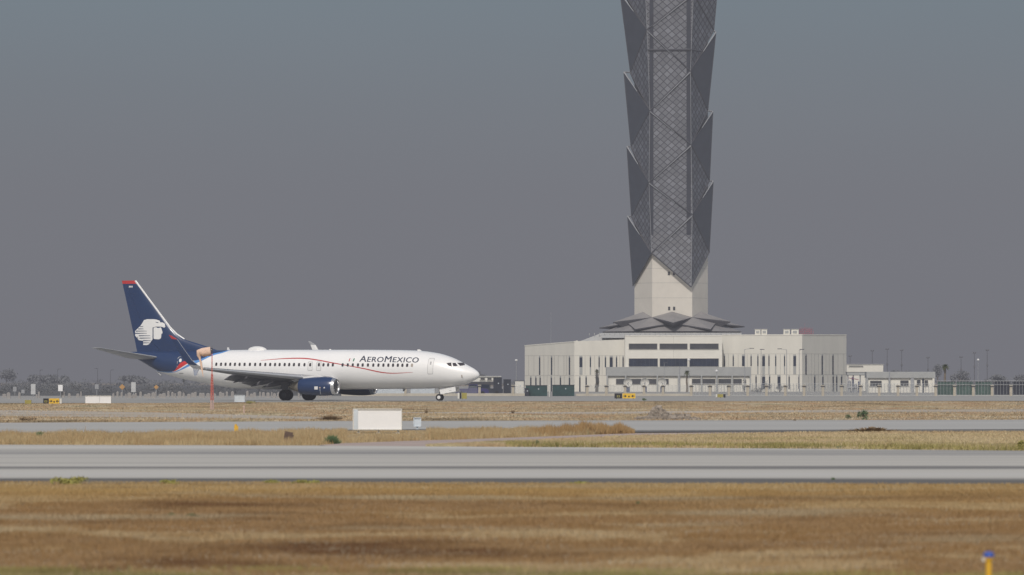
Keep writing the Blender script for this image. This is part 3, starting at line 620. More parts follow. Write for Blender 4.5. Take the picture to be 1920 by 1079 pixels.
def door(px0, px1, py0, py1, name, key='outline', wd=.035, handle=True, face='white'):
    a0, z0 = proj(px0, py1); a1, z1 = proj(px1, py0); A_, Z_ = (a0+a1)/2, (z0+z1)/2; w, h = abs(a0-a1), abs(z1-z0)
    pts = []
    for (ax, az), (bx, bz) in (((1, 1), (-1, 1)), ((-1, 1), (-1, -1)), ((-1, -1), (1, -1)), ((1, -1), (1, 1))):
        for k in range(6): pts.append((A_+lerp(ax, bx, (k+.5)/6)*w/2, Z_+lerp(az, bz, (k+.5)/6)*h/2))
    b = MB(); decal_grid(b, lambda u, v: (A_+(u-.5)*w*.92, Z_+(v-.5)*h*.95), face, .006, 3, 10); o = b.build(name, plane, smooth=True)
    g = MB(); ring(g, pts, wd, key, .012); g.build('door_seal', o)
    if handle:
        g = MB(); decal_poly(g, rrect(A_, Z_+h*.12, w*.3, .09, .3), 'outline', .014); decal_poly(g, rrect(A_, Z_+h*.22, .16, .22, .4), 'outline', .014); g.build('handle', o)
door(801.5, 815.7, 671.8, 702, 'door'); door(576.8, 586.8, 678.5, 695.5, 'emergency_exit', handle=False); door(593, 603, 678.5, 695.5, 'emergency_exit', handle=False)
# rear service door: only its pale outline shows on the blue paint
b = MB(); q = [proj(332.3, 689), proj(332.6, 680), proj(334, 671.5), proj(336.5, 669.5), proj(339.5, 669.3)]
for p0, p1 in zip(q, q[1:]):
    dx, dz = p1[0]-p0[0], p1[1]-p0[1]; l = math.hypot(dx, dz); nx_, nz_ = -dz/l*.03, dx/l*.03
    b.add([LX(p[0]+s_*nx_, surf(p[0], p[1], .014), p[1]+s_*nz_) for p in (p0, p1) for s_ in (-1, 1)], [(0, 1, 3, 2)], 'outline')
decal_poly(b, rrect(*proj(338.2, 676.2), .3, .36, .45), 'white', .016); b.build('door_outline', plane)
b = MB(); decal_poly(b, rrect(*proj(340, 700.3), .5, .05, .3), 'strut', .012); b.build('service_hatch', plane)
# flag
for px0, px1, key in ((653.5, 656.3, 'red'), (657.3, 659.6, 'white'), (661.2, 664.6, 'green')):
    b = MB(); a0, z0 = proj(px0, 678); a1, z1 = proj(px1, 672.3)
    decal_grid(b, lambda u, v: (lerp(a0, a1, u)-.06*v, lerp(z0, z1, v)), key, .012, 1, 4); b.build('flag_stripe', plane)
# red ribbon stripe
rib = [(489, 676.2, .5), (505, 674.8, .9), (525, 673.0, 1.3), (545, 672.2, 1.8), (568, 671.9, 2.1), (582, 673.2, 2.1), (600, 676, 2.0), (618, 679.8, 1.9), (635, 682.8, 1.6), (650, 685.4, 1.3), (665, 688.4, 1.5), (685, 691.8, 1.9), (702, 696.2, 2.0), (716, 698.9, 1.8), (730, 700.4, 1.5), (745, 700.4, 1.1), (760, 699.3, .8), (774, 698.3, .35)]
xs = np.linspace(489, 774, 90); cy = np.interp(xs, [r[0] for r in rib], [r[1] for r in rib]); cy = np.convolve(np.pad(cy, 4, 'edge'), np.ones(9)/9, 'valid'); th = np.interp(xs, [r[0] for r in rib], [r[2] for r in rib])
b = MB(); vs = []
for x_, y_, t_ in zip(xs, cy, th):
    for s_ in (-.5, .5): a, z = proj(x_, y_+s_*t_); vs.append(LX(a, surf(a, z, .010), z))
b.add(vs, [(2*i, 2*i+1, 2*i+3, 2*i+2) for i in range(len(xs)-1)], 'red'); b.build('red_stripe', plane)
# lettering
cu = bpy.data.curves.new('airline_name', 'FONT'); cu.body = 'AeroMexico'; cu.small_caps_scale = .84; cu.shear = .22; cu.space_character = 1.08; cu.offset = 0
for i, ch in enumerate(cu.body_format):
    ch.use_small_caps = cu.body[i].islower()
to = bpy.data.objects.new('tmp_text', cu); COL.objects.link(to); bpy.context.view_layer.update()
dg = bpy.context.evaluated_depsgraph_get(); tm = bpy.data.meshes.new_from_object(to.evaluated_get(dg)); bpy.data.objects.remove(to)
bm = bmesh.new(); bm.from_mesh(tm)
dup_ = bmesh.ops.duplicate(bm, geom=bm.verts[:]+bm.edges[:]+bm.faces[:])
for v in [g_ for g_ in dup_['geom'] if isinstance(g_, bmesh.types.BMVert)]: v.co.x += .035; v.co.z += .001
xs = [v.co.x for v in bm.verts]; ys = [v.co.y for v in bm.verts]; x0, x1, y0, y1 = min(xs), max(xs), min(ys), max(ys)
for k in range(1, 8):
    bmesh.ops.bisect_plane(bm, geom=bm.verts[:]+bm.edges[:]+bm.faces[:], plane_co=(0, lerp(y0, y1, k/8), 0), plane_no=(0, 1, 0))
capA = 11.3
for v in bm.verts:
    u = (v.co.x-x0)/(x1-x0); h = (v.co.y-y0)/(y1-y0); px = lerp(673.4, 785.4, u); py = lerp(678.6, 680.2, u)-h*capA
    a, z = proj(px, py); v.co = Vector(LX(a, surf(a, z, .013+v.co.z*4), z))
bm.to_mesh(tm); bm.free(); tm.materials.clear(); tm.materials.append(M['grey_ink']); o = bpy.data.objects.new('airline_name', tm); COL.objects.link(o); o.parent = plane
# cockpit glazing
ckp = [[(837.3, 681), (846.3, 680.2), (847.2, 687.8), (841, 686.6)], [(848.3, 681), (854, 680.6), (858.6, 686.2), (850.2, 687.2)], [(857.2, 680.6), (869.4, 680.4), (871.8, 685.2), (863, 686.4)]]
for poly in ckp:
    b = MB(); q = [proj(*p) for p in poly]
    decal_grid(b, lambda u, v: tuple(lerp(lerp(q[3][k], q[2][k], u), lerp(q[0][k], q[1][k], u), v) for k in (0, 1)), 'window', .012, 6, 5); b.build('cockpit_window', plane)
b = MB(); decal_poly(b, rrect(*proj(866, 706), .10, .3, .4), 'beige', .012); b.tube(LX(*[proj(866, 707)[0], surf(*proj(866, 707), .0), proj(866, 707)[1]]), LX(proj(869, 707)[0], surf(*proj(866, 707), .12), proj(866, 707)[1]), .02, .015, 'strut', 6); b.build('pitot_probe', plane)
# roof fittings
a = ta(482.5); b = MB(); vs = []; zt = sec(a)[0]+sec(a)[2]
b.lathe([(0.001, 0)]+[(math.sin(t)*.36, math.cos(t)*1.0) for t in ()], 'fus', 8) if False else None
n = 20; m_ = 8
for j in range(m_+1):
    ph = j/m_*math.pi/2
    for i in range(n):
        t0 = 2*math.pi*i/n; vs.append((A0-a+1.05*math.cos(ph)*math.cos(t0)*(1.0), .45*math.cos(ph)*math.sin(t0), zt-.06+.42*math.sin(ph)))
b.add(vs, [(j*n+i, j*n+(i+1) % n, (j+1)*n+(i+1) % n, (j+1)*n+i) for j in range(m_) for i in range(n)], 'white'); b.build('antenna_radome', plane, smooth=True)
def blade(px, h, w, key, name='blade_antenna', top=True, u=0):
    a = ta(px); zc, _, hh = sec(a); z = zc+hh-.03 if top else zc-hh+.03; s_ = 1 if top else -1
    b = MB(); X0 = A0-a; y = .03
    vs = [(X0+dx, dy, z+dz*s_) for dy in (-y, y) for dx, dz in ((-w/2, 0), (w/2, 0), (w*.0, h), (-w*.45, h))]
    b.add(vs, [(0, 1, 2, 3), (7, 6, 5, 4), (0, 4, 5, 1), (1, 5, 6, 2), (2, 6, 7, 3), (3, 7, 4, 0)], key); b.build(name, plane)
blade(787, .16, .5, 'white'); blade(428.5, .3, .3, 'white', 'beacon'); blade(620, .1, .3, 'white'); blade(758, .28, .3, 'strut', top=False); blade(345, .3, .25, 'strut', top=False)
b = MB(); a = ta(299); z_ = zz(698.5, 299); b.tube(LX(ta(294), 0, zz(697.5, 294)), LX(ta(303), 0, zz(704.8, 303)), .07, .13, 'metal', 8); b.build('tail_skid', plane)

# lofted aerofoils -----------------------------------------------------------
def foil(n=14):
    s_ = [(.5*(1-math.cos(math.pi*i/n))) for i in range(n+1)]
    return [(x_, 5*(.2969*math.sqrt(x_)-.126*x_-.3516*x_**2+.2843*x_**3-.1036*x_**4)) for x_ in s_]   # half thickness for t=1
FOIL = foil()
def loft(name, secs, parent, key, tfun, frame, s0=0.0, s1=1.0, keyup=None, smooth=True, camber=0.0):
    """secs: list of (LE a, TE a, pos) ; frame(a, pos, offset)->xyz ; chord part s0..s1"""
    prof = [p for p in FOIL if s0 <= p[0] <= s1]
    if s0 > 0: prof = [(s0, float(np.interp(s0, [p[0] for p in FOIL], [p[1] for p in FOIL])))]+prof
    if s1 < 1: prof = prof+[(s1, float(np.interp(s1, [p[0] for p in FOIL], [p[1] for p in FOIL])))]
    b = MB(); vs = []; n = len(prof)
    for (le, te, pos) in secs:
        c = te-le; tk = tfun(c, pos)
        for sgn in (1, -1):
            for x_, y_ in (prof if sgn == 1 else prof[::-1]): vs.append(frame(le+x_*c, pos, sgn*y_*tk))
    m_ = 2*n
    for j in range(len(secs)-1):
        for i in range(m_):
            k = key if (keyup is None or i >= n-0) else keyup
            b.add([vs[j*m_+i], vs[j*m_+(i+1) % m_], vs[(j+1)*m_+(i+1) % m_], vs[(j+1)*m_+i]], [(0, 1, 2, 3)], k)
    b.add(vs[:m_], [tuple(range(m_))], key); b.add(vs[-m_:], [tuple(range(m_-1, -1, -1))], key)
    return b.build(name, parent, smooth='auto' if smooth else False, weld=True)
# fin
def finsec(py, te, le): return (ta(le), ta(te), (zz(py, (le+te)/2)))
fsec = [finsec(*v) for v in ((526.5, 228.3, 254.3), (532.5, 229.8, 258.5), (560, 236, 278.8), (590, 242.6, 301.2), (615, 247.9, 319.8), (627.6, 250.5, 332.0), (637.6, 252.7, 347.7), (645, 254.2, 372), (652, 255.5, 393), (659, 257, 412), (667, 259, 425))]
ff = lambda a, z, o: LX(a, o, z); tf = lambda c, p: .095*min(c, 5.6)*.5*2
loft('fin', fsec[1:], plane, 'navy', tf, ff, 0, .70); loft('rudder', fsec[1:], plane, 'navy', tf, ff, .705, 1)
loft('fin_tip', fsec[:2], plane, 'red', tf, ff)
# bare metal leading edge of the fin, its sun glint painted as plain white
b = MB(); pts = [(254.6, 527), (258.6, 532.5), (278.9, 560), (301.3, 590), (319.9, 615), (332.3, 627.5), (346.5, 637)]
q_ = [Vector(LX(ta(p0)+.04, 0, zz(y0_, p0))) for p0, y0_ in pts]; n = 10; vs = []
for i, c_ in enumerate(q_):
    d_ = (q_[min(i+1, len(q_)-1)]-q_[max(i-1, 0)]).normalized(); nn = Vector((0, 1, 0)).cross(d_).normalized()
    for k in range(n): t0 = 2*math.pi*k/n; vs.append(c_+nn*.11*math.cos(t0)+Vector((0, .085, 0))*math.sin(t0))
b.add(vs, [(j*n+i, j*n+(i+1) % n, (j+1)*n+(i+1) % n, (j+1)*n+i) for j in range(len(q_)-1) for i in range(n)]+[tuple(range(n))], 'white')
b.build('fin_leading_edge', plane, smooth=True)
# fin emblem
def fin_u(a, z):
    zsx = [s_[2] for s_ in fsec][::-1]; le = float(np.interp(z, zsx, [s_[0] for s_ in fsec][::-1])); te = float(np.interp(z, zsx, [s_[1] for s_ in fsec][::-1]))
    x_ = min(max((a-le)/(te-le), 0), 1); return -(float(np.interp(x_, [p[0] for p in FOIL], [p[1] for p in FOIL]))*.095*min(te-le, 5.6))
def fpt(X_, Y_, off):                          # point given in the zoomed photo crop
    px, py = X_/8.3+240, Y_/8.3+585; u = -.25
    for _ in range(4): a, z = ta(px, u), zz(py, px, u); u = fin_u(a, z)
    return LX(a, u-off, z)
b = MB()
def fpoly(pts, key, off):
    bm = bmesh.new(); vs_ = [bm.verts.new((p[0], p[1], 0)) for p in pts]; f = bm.faces.new(vs_); bmesh.ops.triangulate(bm, faces=[f])
    # subdivide so the pieces follow the skin
    bmesh.ops.subdivide_edges(bm, edges=bm.edges[:], cuts=2, use_grid_fill=True)
    bm.verts.ensure_lookup_table(); V_ = [fpt(v.co.x, v.co.y, off) for v in bm.verts]; F_ = [[v.index for v in f.verts] for f in bm.faces]; bm.free(); b.add(V_, F_, key)
fpoly([(250, 130), (300, 115), (400, 115), (440, 120), (497, 140), (500, 160), (470, 166), (545, 168), (574, 190), (580, 235), (562, 249), (540, 236), (500, 231), (440, 230), (405, 238), (388, 255), (386, 430), (365, 452), (345, 485), (318, 512), (290, 520), (238, 516), (238, 450), (170, 443), (170, 372), (112, 370), (112, 300), (150, 262), (190, 225), (215, 190)], 'white', .02)
fpoly([(398, 256), (412, 242), (440, 240), (462, 252), (490, 250), (512, 241), (526, 272), (539, 320), (535, 338), (520, 345), (517, 398), (505, 420), (480, 429), (412, 425), (398, 412)], 'white', .02)
for (xa, xb, y_) in ((195, 235, 232), (165, 240, 267), (128, 290, 301), (118, 292, 336), (172, 345, 373), (185, 350, 410), (238, 352, 450), (245, 330, 484)):
    fpoly([(xa-4, y_-7), (xb, y_-4), (xb+8, y_+1), (xa-4, y_+7)], 'navy', .032)
fpoly([(425, 158), (470, 163), (478, 172), (450, 172)], 'navy', .032); fpoly([(384, 244), (398, 244), (399, 432), (384, 432)], 'navy', .032)
b.build('tail_emblem', plane)
b = MB(); P = lambda X_, Y_: ((X_/3.996+160-240)*8.3, (Y_/3.996+500-585)*8.3)
for k in range(3): q = P(328+k*10, 145); fpoly([(q[0], q[1]), (q[0]+14, q[1]), (q[0]+12, q[1]+26), (q[0]-3, q[1]+26)], 'white', .02)
b.build('tail_number', plane)

# horizontal stabilisers
for sgn in (-1, 1):
    zr, ztp = zz(671.5, 297, -1), zz(652.5, 180, -7.15)
    ale_r, ale_t = ta(300, -.7), ta(188, -7.15); ate_t = ta(171.5, -7.15)
    ss = [(ale_r, ale_r+3.9, .5), (ale_t, ate_t, 7.15)]
    fr = lambda a, p, o, sgn=sgn: LX(a, sgn*p, lerp(zr, ztp, (p-.5)/6.65)+o)
    ss2 = [tuple(lerp(ss[0][k], ss[1][k], t_) for k in range(3)) for t_ in (0, .5, .97, 1)]
    ss2[3] = (ss2[3][0]+.25, ss2[3][1], ss2[3][2]+.05)
    h_ = loft('stabilizer', ss2, plane, 'wing', lambda c, p: .10*c, fr, 0, .7); h2 = loft('elevator', ss2, plane, 'wing', lambda c, p: .10*c, fr, .705, 1)
b = MB(); b.tube(LX(ta(246.3, -2.5), -2.5, zz(671.5, 246.3, -2.5)), LX(ta(250, -2.5), -2.5, zz(679.5, 250, -2.5)), .07, .04, 'black', 6); b.build('static_wick', plane) if False else None

# wings
def wingz(u): return float(np.interp(u, [0, 1.5, 4.83, 17.2], [zz(708, 569, -4.83)-.36, zz(708, 569, -4.83)-.25, zz(707.0, 569, -4.83), zz(690.5, 378, -17.1)]))
aT = ta(385.5, -17.1)
aE = ta(569, -4.83)
WLE = [(0, aE-3.1), (1.6, aE-2.3), (4.83, aE), (17.1, aT)]; WTE = [(0, aE+6.3), (1.6, aE+6.15), (5.8, aE+5.75), (17.1, ta(361.5, -17.1))]
le = lambda u: float(np.interp(u, [p[0] for p in WLE], [p[1] for p in WLE])); te = lambda u: float(np.interp(u, [p[0] for p in WTE], [p[1] for p in WTE]))
us = [0, 1.6, 3, 4.83, 5.8, 9, 13, 17.1]
for sgn in (-1, 1):
    aoff = 1.1 if sgn > 0 else 0.0
    fr = lambda a, p, o, sgn=sgn, q=aoff: LX(a+q*(p/17.1)**2, sgn*p, wingz(p)+o-.018*(a-le(p)))
    wsec = [(le(u), te(u), u) for u in us]
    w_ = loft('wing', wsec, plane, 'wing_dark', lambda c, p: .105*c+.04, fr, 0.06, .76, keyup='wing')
    # slat and leading edge band
    s1 = loft('slat', [(le(u)-.12, te(u)-.12, u) for u in us if u >= 1.6], plane, 'slat', lambda c, p: .112*c+.05, lambda a, p, o, sgn=sgn: LX(a, sgn*p, wingz(p)+o-.07), 0, .09, keyup='slat')
    for ua, ub, dz, ext in ((2.0, 5.6, .62, .75), (5.75, 9.6, .55, .6)):
        uu = [ua, (ua+ub)/2, ub]
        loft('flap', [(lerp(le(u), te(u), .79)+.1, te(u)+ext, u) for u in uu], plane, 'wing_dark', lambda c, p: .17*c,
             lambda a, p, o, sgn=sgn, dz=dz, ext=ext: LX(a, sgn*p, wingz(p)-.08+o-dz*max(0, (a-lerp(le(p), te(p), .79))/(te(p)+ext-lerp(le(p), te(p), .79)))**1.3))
    us3 = [9.8, 13, 17.0]
    loft('aileron', [(le(u), te(u), u) for u in us3], plane, 'wing', lambda c, p: .105*c+.04, lambda a, p, o, sgn=sgn: LX(a, sgn*p, wingz(p)+o-.018*(a-le(p))), .765, 1)
    # flap track fairings, tails drooping with the flaps
    for (u, pxt, pyt, pxf, pyf) in ((7.6, 437, 718.3, 474, 700), (5.2, 470, 725.5, 520, 706.5), (3.2, 491, 726.8, 545, 712)):
        p0 = Vector(LX(ta(pxf, -u), sgn*u, zz(pyf, pxf, -u))); p1 = Vector(LX(ta(pxt, -u), sgn*u, zz(pyt, pxt, -u)))
        b = MB(); n = 12; m_ = 12; vs = []; d_ = (p1-p0); L_ = d_.length; d_.normalize(); side = Vector((0, 1, 0)); upv = side.cross(d_).normalized()
        for j in range(m_+1):
            t_ = j/m_; r = .36*math.sin(math.pi*min(1, t_*.5+.18))**1.1*(1-t_)**.75+.012; c_ = p0+d_*L_*t_
            for i in range(n): th_ = 2*math.pi*i/n; vs.append(c_+side*r*.55*math.cos(th_)+upv*r*1.15*math.sin(th_))
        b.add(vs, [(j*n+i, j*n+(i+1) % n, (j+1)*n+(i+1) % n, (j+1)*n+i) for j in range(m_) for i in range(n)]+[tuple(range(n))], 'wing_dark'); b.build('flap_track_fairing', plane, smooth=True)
    # winglet: sections up the blend
    wl = [(692, 386, 361.5, 17.05), (689.5, 380, 358.5, 17.38), (685, 371.5, 353.5, 17.62), (676, 360.5, 344.5, 17.78), (655, 345.5, 331, 17.95), (637, 333, 322, 18.1), (629.5, 321, 316, 18.16)]
    b = MB(); vs = []
    prof = FOIL; n = len(prof); nrm = [(.0, 1), (.5, .85), (.85, .5), (1, .1), (1, 0), (1, 0), (1, 0)]
    for (py, lpx, tpx, u), (nu_, nz_) in zip(wl, nrm):
        a0, a1 = ta(lpx, -u), ta(tpx, -u); c = a1-a0; z0 = zz(py, lpx, -u); z1 = zz(py-1, tpx, -u)
        for s_ in (1, -1):
            for x_, y_ in (prof if s_ == 1 else prof[::-1]):
                o_ = s_*y_*.10*c; vs.append((A0-(a0+aoff+x_*c), sgn*(u-o_*nu_), lerp(z0, z1, x_)+o_*nz_-(.35 if sgn > 0 else 0)))
    m_ = 2*n
    for j in range(len(wl)-1):
        for i in range(m_):
            outer = i >= n                                # s_=-1: away from the fuselage / below
            lead = (i < 3 or i >= m_-3)
            key = ('red' if sgn < 0 else 'wing') if j == 5 else ('metal' if j < 2 else ('wing' if lead else ('navy' if outer else 'white')))
            b.add([vs[j*m_+i], vs[j*m_+(i+1) % m_], vs[(j+1)*m_+(i+1) % m_], vs[(j+1)*m_+i]], [(0, 1, 2, 3)], key)
    b.add(vs[-m_:], [tuple(range(m_))], 'red' if sgn < 0 else 'wing'); b.build('winglet', plane, smooth='auto', weld=True)
    # lower strake
    b = MB(); u0, u1 = 17.3, 17.75; q = [(ta(374, -u0), wingz(17.1)-.02), (ta(362, -u0), wingz(17.1)), (ta(364.5, -u1), wingz(17.1)-.75), (ta(368.5, -u1), wingz(17.1)-.7)]
    vs = [(A0-q_[0], sgn*(uu+dd), q_[1]) for dd in (-.03, .03) for q_, uu in zip(q, (u0, u0, u1, u1))]
    b.add(vs, [(0, 1, 2, 3), (7, 6, 5, 4), (0, 4, 5, 1), (1, 5, 6, 2), (2, 6, 7, 3), (3, 7, 4, 0)], 'metal'); b.build('lower_strake', plane)
    b = MB(); b.lathe([(-.3, .02), (-.2, .09), (0, .12), (.4, .12), (.6, .03)], 'metal', 10, 'X', c=LX(ta(372, -17.2), sgn*17.25, zz(690, 372, -17.2))); b.build('tip_light', plane, smooth=True)
# belly fairing
b = MB(); vs = []; n = 24; m_ = 20; a0, a1 = 12.2, 25.2
for j in range(m_+1):
    t_ = j/m_; e_ = max(.02, math.sin(math.pi*t_)**.5); a = lerp(a0, a1, t_); zc, w, hh = sec(a)
    for i in range(n): th_ = 2*math.pi*i/n; vs.append(LX(a, 2.05*e_*math.cos(th_), (zc-hh+.78)+(.84*e_ if math.sin(th_) < 0 else .35*e_)*math.sin(th_)))
b.add(vs, [(j*n+i, j*n+(i+1) % n, (j+1)*n+(i+1) % n, (j+1)*n+i) for j in range(m_) for i in range(n)]+[tuple(range(n)), tuple(range(m_*n, (m_+1)*n))], 'fus'); b.build('belly_fairing', plane, smooth=True)

# engines
al = ta(631, -4.83); zc_ = zz(725.2, 600, -4.83); al_rear = ta(564, -4.83); LN = al_rear-al
for sgn in (-1, 1):
    C_ = (A0-al, sgn*4.83, zc_)
    prof = [(-.27, .88), (-.30, .897), (-.7, .955), (-1.2, .985), (-1.8, .985), (-2.4, .955), (-LN*.87, .88), (-LN, .80), (-LN, .70), (-LN+.5, .72)]
    b = MB(); b.lathe(prof, 'navy', 40, 'X', c=C_, squash=.93); eng = b.build('engine', plane, smooth='auto')
    b = MB(); b.lathe([(-.30, .900), (-.20, .885), (-.10, .862), (-.02, .83), (.03, .79), (.02, .755), (-.10, .72), (-.35, .70)], 'metal', 40, 'X', c=C_, squash=.93); b.build('intake_lip', eng, smooth=True)
    b = MB(); b.lathe([(-.35, .70), (-.75, .715), (-1.0, .72)], 'wing', 36, 'X', c=C_, squash=.95); b.build('intake_duct', eng, smooth=True)
    b = MB(); b.tube((C_[0]-1.05, C_[1], C_[2]), (C_[0]-1.02, C_[1], C_[2]), .72, .72, 'black', 36)
    for k in range(24):
        t0 = 2*math.pi*k/24; r_ = lambda t, r: (r*math.cos(t), r*math.sin(t))
        y0_, z0_ = r_(t0, .2); y1_, z1_ = r_(t0+.13, .2); y2_, z2_ = r_(t0+.3, .70); y3_, z3_ = r_(t0+.12, .70)
        b.add([(C_[0]-.98, C_[1]+y0_, C_[2]+z0_), (C_[0]-.88, C_[1]+y1_, C_[2]+z1_), (C_[0]-.86, C_[1]+y2_, C_[2]+z2_), (C_[0]-.97, C_[1]+y3_, C_[2]+z3_)], [(0, 1, 2, 3)], 'fan')
    b.build('fan', eng)
    b = MB(); b.lathe([(-.95, .24), (-.75, .18), (-.58, .09), (-.52, .005)], 'fan', 20, 'X', c=C_); b.build('spinner', eng, smooth=True)
    b = MB(); b.lathe([(-LN+.3, .62), (-LN, .60), (-LN-.5, .50), (-LN-.95, .40), (-LN-.95, .34), (-LN-.6, .33)], 'nozzle', 28, 'X', c=(C_[0], C_[1], C_[2]+.02)); b.lathe([(-LN-.4, .30), (-LN-.95, .24), (-LN-1.35, .05)], 'nozzle', 20, 'X', c=C_); b.build('exhaust_nozzle', eng, smooth='auto')
    # pylon
    b = MB(); zt_ = C_[2]+.92; x0_ = C_[0]-.9
    pp = [(x0_, zt_-.05, .06), (x0_-1.2, zt_+.22, .2), (C_[0]-LN-.2, wingz(4.83)+.12, .22), (C_[0]-LN-1.2, wingz(4.83)-.25, .10), (C_[0]-LN-.6, C_[2]+.45, .16), (C_[0]-LN+.6, C_[2]+.6, .2), (x0_, zt_-.3, .1)]
    vs = [(p[0], C_[1]+sd*p[2], p[1]) for sd in (-1, 1) for p in pp]; n = len(pp)
    b.add(vs, [tuple(range(n)), tuple(range(2*n-1, n-1, -1))]+[(i, (i+1) % n, n+(i+1) % n, n+i) for i in range(n)], 'white'); b.build('pylon', eng)
    def epx(px, py):                           # point on the near nacelle skin
        R_ = .985; u = -4.83-R_
        for _ in range(5):
            a, z = ta(px, u), zz(py, px, u); q = (z-zc_)/R_; u = -4.83-R_*math.sqrt(max(.02, 1-q*q))
        return a, z, u
    if sgn == -1:
        b = MB(); vs = [LX(a, u-.02, z) for a, z, u in (epx(589.5, 725), epx(596, 725), epx(596, 730.8), epx(589.5, 730.8))]; b.add(vs, [(0, 1, 2, 3)], 'white')
        for p, r in (((608, 727.3), 1.4), ((600, 727), 1.1)): vs = [LX(a, u-.02, z) for a, z, u in (epx(p[0]+r*math.cos(t), p[1]+r*math.sin(t)) for t in np.linspace(0, 2*math.pi, 9)[:-1])]; b.add(vs, [tuple(range(8))], 'white' if r > 1.2 else 'peach')
        vs = [LX(a, u-.02, z) for a, z, u in (epx(599.6, 728), epx(600.4, 728), epx(600.6, 733), epx(602.2, 740), epx(601.2, 740), epx(599.8, 733))]; b.add(vs, [tuple(range(6))], 'boxg')
        b.build('engine_markings', eng)
        b = MB(); q = [epx(612, 714), epx(622, 712.5)]; b.add([LX(q[0][0], q[0][2], q[0][1]), LX(q[1][0], q[1][2], q[1][1]), LX(q[1][0]+.15, q[1][2]-.3, q[1][1]+.25), LX(q[0][0], q[0][2]-.3, q[0][1]+.25)], [(0, 1, 2, 3)], 'navy')

# landing gear
def wheel(b, c, r, w, hubkey):
    b.lathe([(-w/2, r*.55), (-w/2, r*.86), (-w*.38, r*.97), (0, r), (w*.38, r*.97), (w/2, r*.86), (w/2, r*.55)], 'rubber', 28, 'Y', c=c)
def make_wheel(parent, x_, y_, r, w, hub, out):
    b = MB(); wheel(b, (x_, y_, r), r, w, hub); o = b.build('wheel', parent, smooth='auto')
    g = MB(); g.lathe([(-w*.42, 0.001), (-w*.42, r*.30), (-w*.30, r*.56), (w*.30, r*.56), (w*.42, r*.30), (w*.42, .001)], hub, 20, 'Y', c=(x_, y_, r)); g.build('hub', o, smooth='auto')
for sgn in (-1, 1):
    y_ = sgn*2.86; b = MB(); b.tube((0, y_, .565), (0, y_, 1.3), .11, .11, 'strut', 12); b.tube((.0, y_, 1.2), (.1, y_+sgn*.25, 2.5), .17, .2, 'wing_dark', 12); b.tube((-.0, y_-.55, .565), (0, y_+.55, .565), .08, .08, 'strut', 10); b.tube((0, y_, 1.0), (.1, y_-sgn*1.3, 2.2), .06, .06, 'strut', 8)
    b.tube((-.12, y_, .7), (-.38, y_, 1.1), .03, .03, 'strut', 6); b.tube((-.38, y_, 1.1), (-.12, y_, 1.45), .03, .03, 'strut', 6)
    g = b.build('main_landing_gear', plane)
    for s2 in (-.43, .43): make_wheel(g, 0, y_+s2, .565, .40, 'fan', sgn)
    b = MB(); b.box((.05, y_+sgn*.42, 1.65), (.75, .05, 1.0), 'wing_dark', tilt=Matrix.Rotation(.15, 3, 'Y')); b.build('gear_door', g)
XN = A0-4.0; b = MB(); b.tube((XN, 0, .343), (XN, 0, 1.0), .06, .06, 'strut', 10); b.tube((XN, 0, .9), (XN-.15, 0, 1.7), .09, .1, 'offwhite', 10); b.tube((XN, -.26, .343), (XN, .26, .343), .05, .05, 'strut', 8); b.tube((XN, 0, .8), (XN+.9, 0, 1.5), .04, .04, 'offwhite', 8); g = b.build('nose_landing_gear', plane)
for s2 in (-.2, .2): make_wheel(g, XN, s2, .343, .2, 'white', s2)
for sgn in (-1, 1):
    b = MB(); u = sgn*.48
    q = [(823.8, 731.2), (853.6, 725.4), (855, 734.4), (826.6, 739.6)]; vs = [(A0-ta(p[0], -.48), u+dd+(.0 if k < 2 else sgn*.05), zz(p[1], p[0], -.48)) for dd in (-.02, .02) for k, p in enumerate(q)]
    b.add(vs, [(0, 1, 2, 3), (7, 6, 5, 4), (0, 4, 5, 1), (1, 5, 6, 2), (2, 6, 7, 3), (3, 7, 4, 0)], 'white')
    if sgn < 0: b.box((A0-ta(845, -.5), -.505-.02, zz(732.5, 845, -.5)), (.25, .012, .07), 'outline')
    b.build('gear_door', g)
# ------------------------------------------------------------------ CONTROL TOWER
TY = 1170.0; tower = empty('control_tower', (wx(1259, TY), TY, 0), label='tall angular control tower with zigzag grey mesh skin over pale concrete', cat='control tower')
def T(px, py, dy=0.0):
    Yd = TY+dy; return Vector((wx(px, Yd)-wx(1259, TY), dy, wz(py, Yd)))
CX = [(1221.6, -5.8), (1296.2, -5.8), (1327.2, 0), (1296.2, 5.8), (1221.6, 5.8), (1189.6, 0)]
cor = [Vector((wx(px, TY)-wx(1259, TY), dy, 0)) for px, dy in CX]
b = MB(); ztop = wz(-70, TY); zb = 8.0
for za, zb_, ck in ((zb, wz(441, TY), 'conc'), (wz(441, TY), ztop, 'coreg')):
    vs = [c+Vector((0, 0, za)) for c in cor]+[c+Vector((0, 0, zb_)) for c in cor]
    b.add(vs, [(i, (i+1) % 6, 6+(i+1) % 6, 6+i) for i in range(6)]+[tuple(range(5, -1, -1)), tuple(range(6, 12))], ck)
b.build('core', tower)
